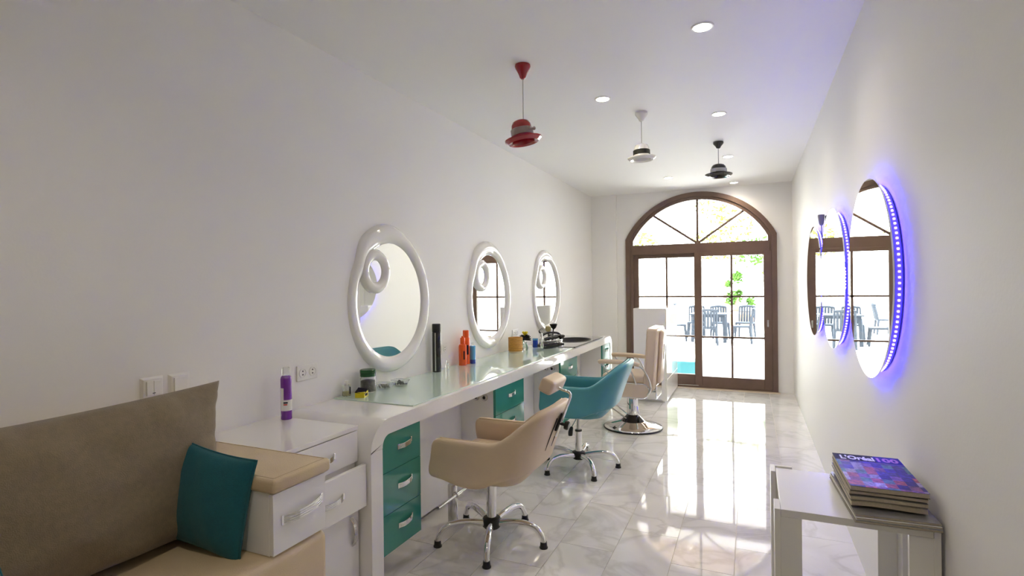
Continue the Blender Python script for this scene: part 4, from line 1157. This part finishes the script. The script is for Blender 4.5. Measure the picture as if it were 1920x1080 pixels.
# ================================================================== OUTSIDE
def outside():
    struct('terrace', box(NB(), -30, 30, YE+.24, 60, -.14, -.02), TERRACE, 'sunlit pale paved terrace outside the door')
    # outer arcade arch
    w, sp, rs = 1.75, 2.5, 1.3; c0 = -.95
    R = (w*w+rs*rs)/(2*rs); cz = sp+rs-R; a = math.degrees(math.asin(w/R))
    out = [(c0-w-2.5, -.1), (c0-w, -.1)]+arc(c0, cz, R, 90+a, 90-a, 28)+[(c0+w, -.1), (c0+w+2.5, -.1), (c0+w+2.5, 4.6), (c0-w-2.5, 4.6)]
    struct('wall_arcade', prism(NB(), out, 13.3, 13.7, 'y'), FACADE, 'white arcade arch outside the door')
    struct('ceiling_porch', box(NB(), c0-w-2.5, c0+w+2.5, YE+.24, 13.7, 4.6, 4.8), mat('darkened_porch_ceiling', (.20, .13, .08), .6, noise=.2, nscale=5), 'porch ceiling outside the door, toned dark to dim its reflection')  # dark brown put in to dim this ceiling's reflection on the salon floor
    t = thing('pouf', 'low aqua padded block on terrace behind left door pane', 'pouf', (-1.15, 9.0, -.02))
    obj('cushion_block', box(NB(), -.38, .36, -.22, .22, .02, .315, .015, 3), POUF, t)
    obj('base', box(NB(), -.36, .34, -.20, .20, 0, .02), GREYP, t)
    def resin_chair(name):
        t = thing(name, '', 'chair', (0, 0, -.02), 0, 'grey resin terrace chairs')
        obj('seat', box(NB(), -.22, .23, -.22, .22, .40, .45, .015, 2), RESIN, t)
        for sx in (-1, 1):
            for sy in (-1, 1):
                obj('leg', tube(NB(), [(sx*.19, sy*.19, .43), (sx*.235, sy*.22, 0)], lambda q: .034-.008*q, 8), RESIN, t)
        # curved slatted back
        for s in (-1, 1):
            obj('back_post', tube(NB(), [(-.20, s*.20, .44), (-.235, s*.205, .65), (-.285, s*.20, .86)], .024, 8, 3), RESIN, t)
        obj('top_rail', tube(NB(), [(-.275, -.21, .86), (-.30, 0, .885), (-.275, .21, .86)], .032, 8, 4), RESIN, t)
        for k in range(5):
            y = -.14+.07*k
            bm = NB(); tube(bm, [(-.215, y, .45), (-.255, y, .66), (-.295, y, .87)], .029, 6, 3)
            obj('slat', bm, RESIN, t)
        return t
    proto = None
    spots = [(-.22, 15.05, PI, 'grey resin chair right of the nearer terrace table, seen side on'),
             (-1.84, 15.25, .1, 'grey resin chair left of the nearer terrace table'),
             (-1.0, 14.42, PI/2+.1, 'grey resin chair in front of the terrace table, its back to the door'),
             (-.80, 16.25, -PI/2+.2, 'grey resin chair behind the terrace table, facing the door'),
             (-.15, 16.5, -PI/2-.2, 'grey resin chair farthest right behind the terrace table'),
             (-1.45, 16.3, -PI/2, 'grey resin chair behind left of the terrace table'),
             (-3.9, 18.6, .2, 'grey resin chair at the distant left table'),
             (-2.6, 18.7, PI, 'grey resin chair between the two terrace tables')]
    for x, y, r, lab in spots:
        o = resin_chair('terrace_chair') if proto is None else copy_tree(proto)
        proto = proto or o
        o.location = (x, y, -.02); o.rotation_euler = (0, 0, r); o['label'] = lab
    def table(x, y, lab, s=1):
        t = thing('terrace_table', lab, 'table', (x, y, -.02), 0, 'grey terrace tables')
        obj('top', box(NB(), -.46*s, .46*s, -.46, .46, .71, .745, .01, 2), RESIN, t)
        obj('apron', box(NB(), -.40*s, .40*s, -.40, .40, .65, .71), RESIN, t)
        for sx in (-1, 1):
            for sy in (-1, 1):
                obj('leg', tube(NB(), [(sx*.38*s, sy*.38, .66), (sx*.40*s, sy*.40, 0)], .045, 8), RESIN, t)
    table(-1.02, 15.35, 'square grey terrace table among the nearer resin chairs')
    table(-3.25, 18.7, 'grey terrace table in the distance on the left')
    # planter walls
    t = thing('planter', 'low terracotta planter wall beyond the terrace furniture', 'planter', (1.6, 21.5, -.02))
    obj('planter_body', box(NB(), -2.4, 3.0, -.4, .4, 0, .42, .02, 1), TERRA, t)
    obj('coping', box(NB(), -2.45, 3.05, -.45, .45, .42, .50, .01, 1), mat('pale_coping', (.7, .5, .33), .7), t)
    obj('soil', box(NB(), -2.35, 2.95, -.36, .36, .50, .52), BARK, t)
    t = thing('planter', 'low terracotta planter wall far left beyond the furniture', 'planter', (-6.0, 22.5, -.02))
    obj('planter_body', box(NB(), -4, 2.5, -.4, .4, 0, .42, .02, 1), TERRA, t)
    obj('coping', box(NB(), -4.05, 2.55, -.45, .45, .42, .50, .01, 1), MATS['pale_coping'], t)
    # trees and shrubs
    def plant(name, label, cat, x, y, z0, h, rad, nleaf, m, trunk, seed, leaf=.16, group='garden plants'):
        t = thing(name, label, cat, (x, y, z0), 0, group)
        r = random.Random(seed)
        if trunk: obj('trunk', tube(NB(), [(0, 0, 0), (r.uniform(-.1, .1), r.uniform(-.1, .1), trunk*.6), (r.uniform(-.2, .2), 0, trunk+.4)], lambda q: .13-.06*q, 8, 3), BARK, t, True)
        verts = []; faces = []
        blobs = [(r.gauss(0, .45)*rad, r.gauss(0, .45)*rad, trunk+(h-trunk)*r.uniform(.15, .9), rad*r.uniform(.3, .55)) for _ in range(9)]
        for k in range(nleaf):
            bx, by, bz, br = blobs[k % 9]
            d = Vector((r.gauss(0, 1), r.gauss(0, 1), r.gauss(0, 1))).normalized()*br*r.uniform(.5, 1)
            c = Vector((bx, by, max(.1, bz)))+d
            a = Vector((r.gauss(0, 1), r.gauss(0, 1), r.gauss(0, .6))).normalized()*leaf*r.uniform(.6, 1.2)
            b = a.cross(Vector((r.gauss(0, 1), r.gauss(0, 1), r.gauss(0, 1)))).normalized()*leaf*.35
            i = len(verts); verts += [c-a, c+b, c+a, c-b]; faces.append((i, i+1, i+2, i+3))
        me = bpy.data.meshes.new('foliage'); me.from_pydata([tuple(v) for v in verts], [], faces); me.materials.append(m)
        o = bpy.data.objects.new('foliage', me); C.objects.link(o); o.parent = t; o['kind'] = 'stuff'
    plant('garden_tree', 'tall green tree right of the terrace behind planter', 'tree', 1.2, 25, -.02, 7.0, 1.8, 1500, LEAFM, 2.2, 1)
    plant('garden_tree', 'pale green tree behind the terrace table', 'tree', -1.2, 28, -.02, 7.5, 2.2, 1300, LEAFY, 2.6, 2)
    plant('garden_tree', 'sparse tree in the left background of the garden', 'tree', -6.5, 27, -.02, 7.0, 2.2, 1100, LEAFY, 2.4, 3)
    for k, (x, y, h) in enumerate(((-.5, 21.5, 1.5), (.75, 21.5, 1.9), (2.0, 21.4, 1.3))):
        plant('garden_shrub', ('leafy shrub at the left end of the terracotta planter', 'tall yellow green shrub in the middle of the terracotta planter', 'small shrub at the right end of the terracotta planter')[k], 'shrub', x, y, .50, h, .36, 420, (LEAFM, LEAFY, LEAFM)[k], .1, 10+k, .12)
outside()
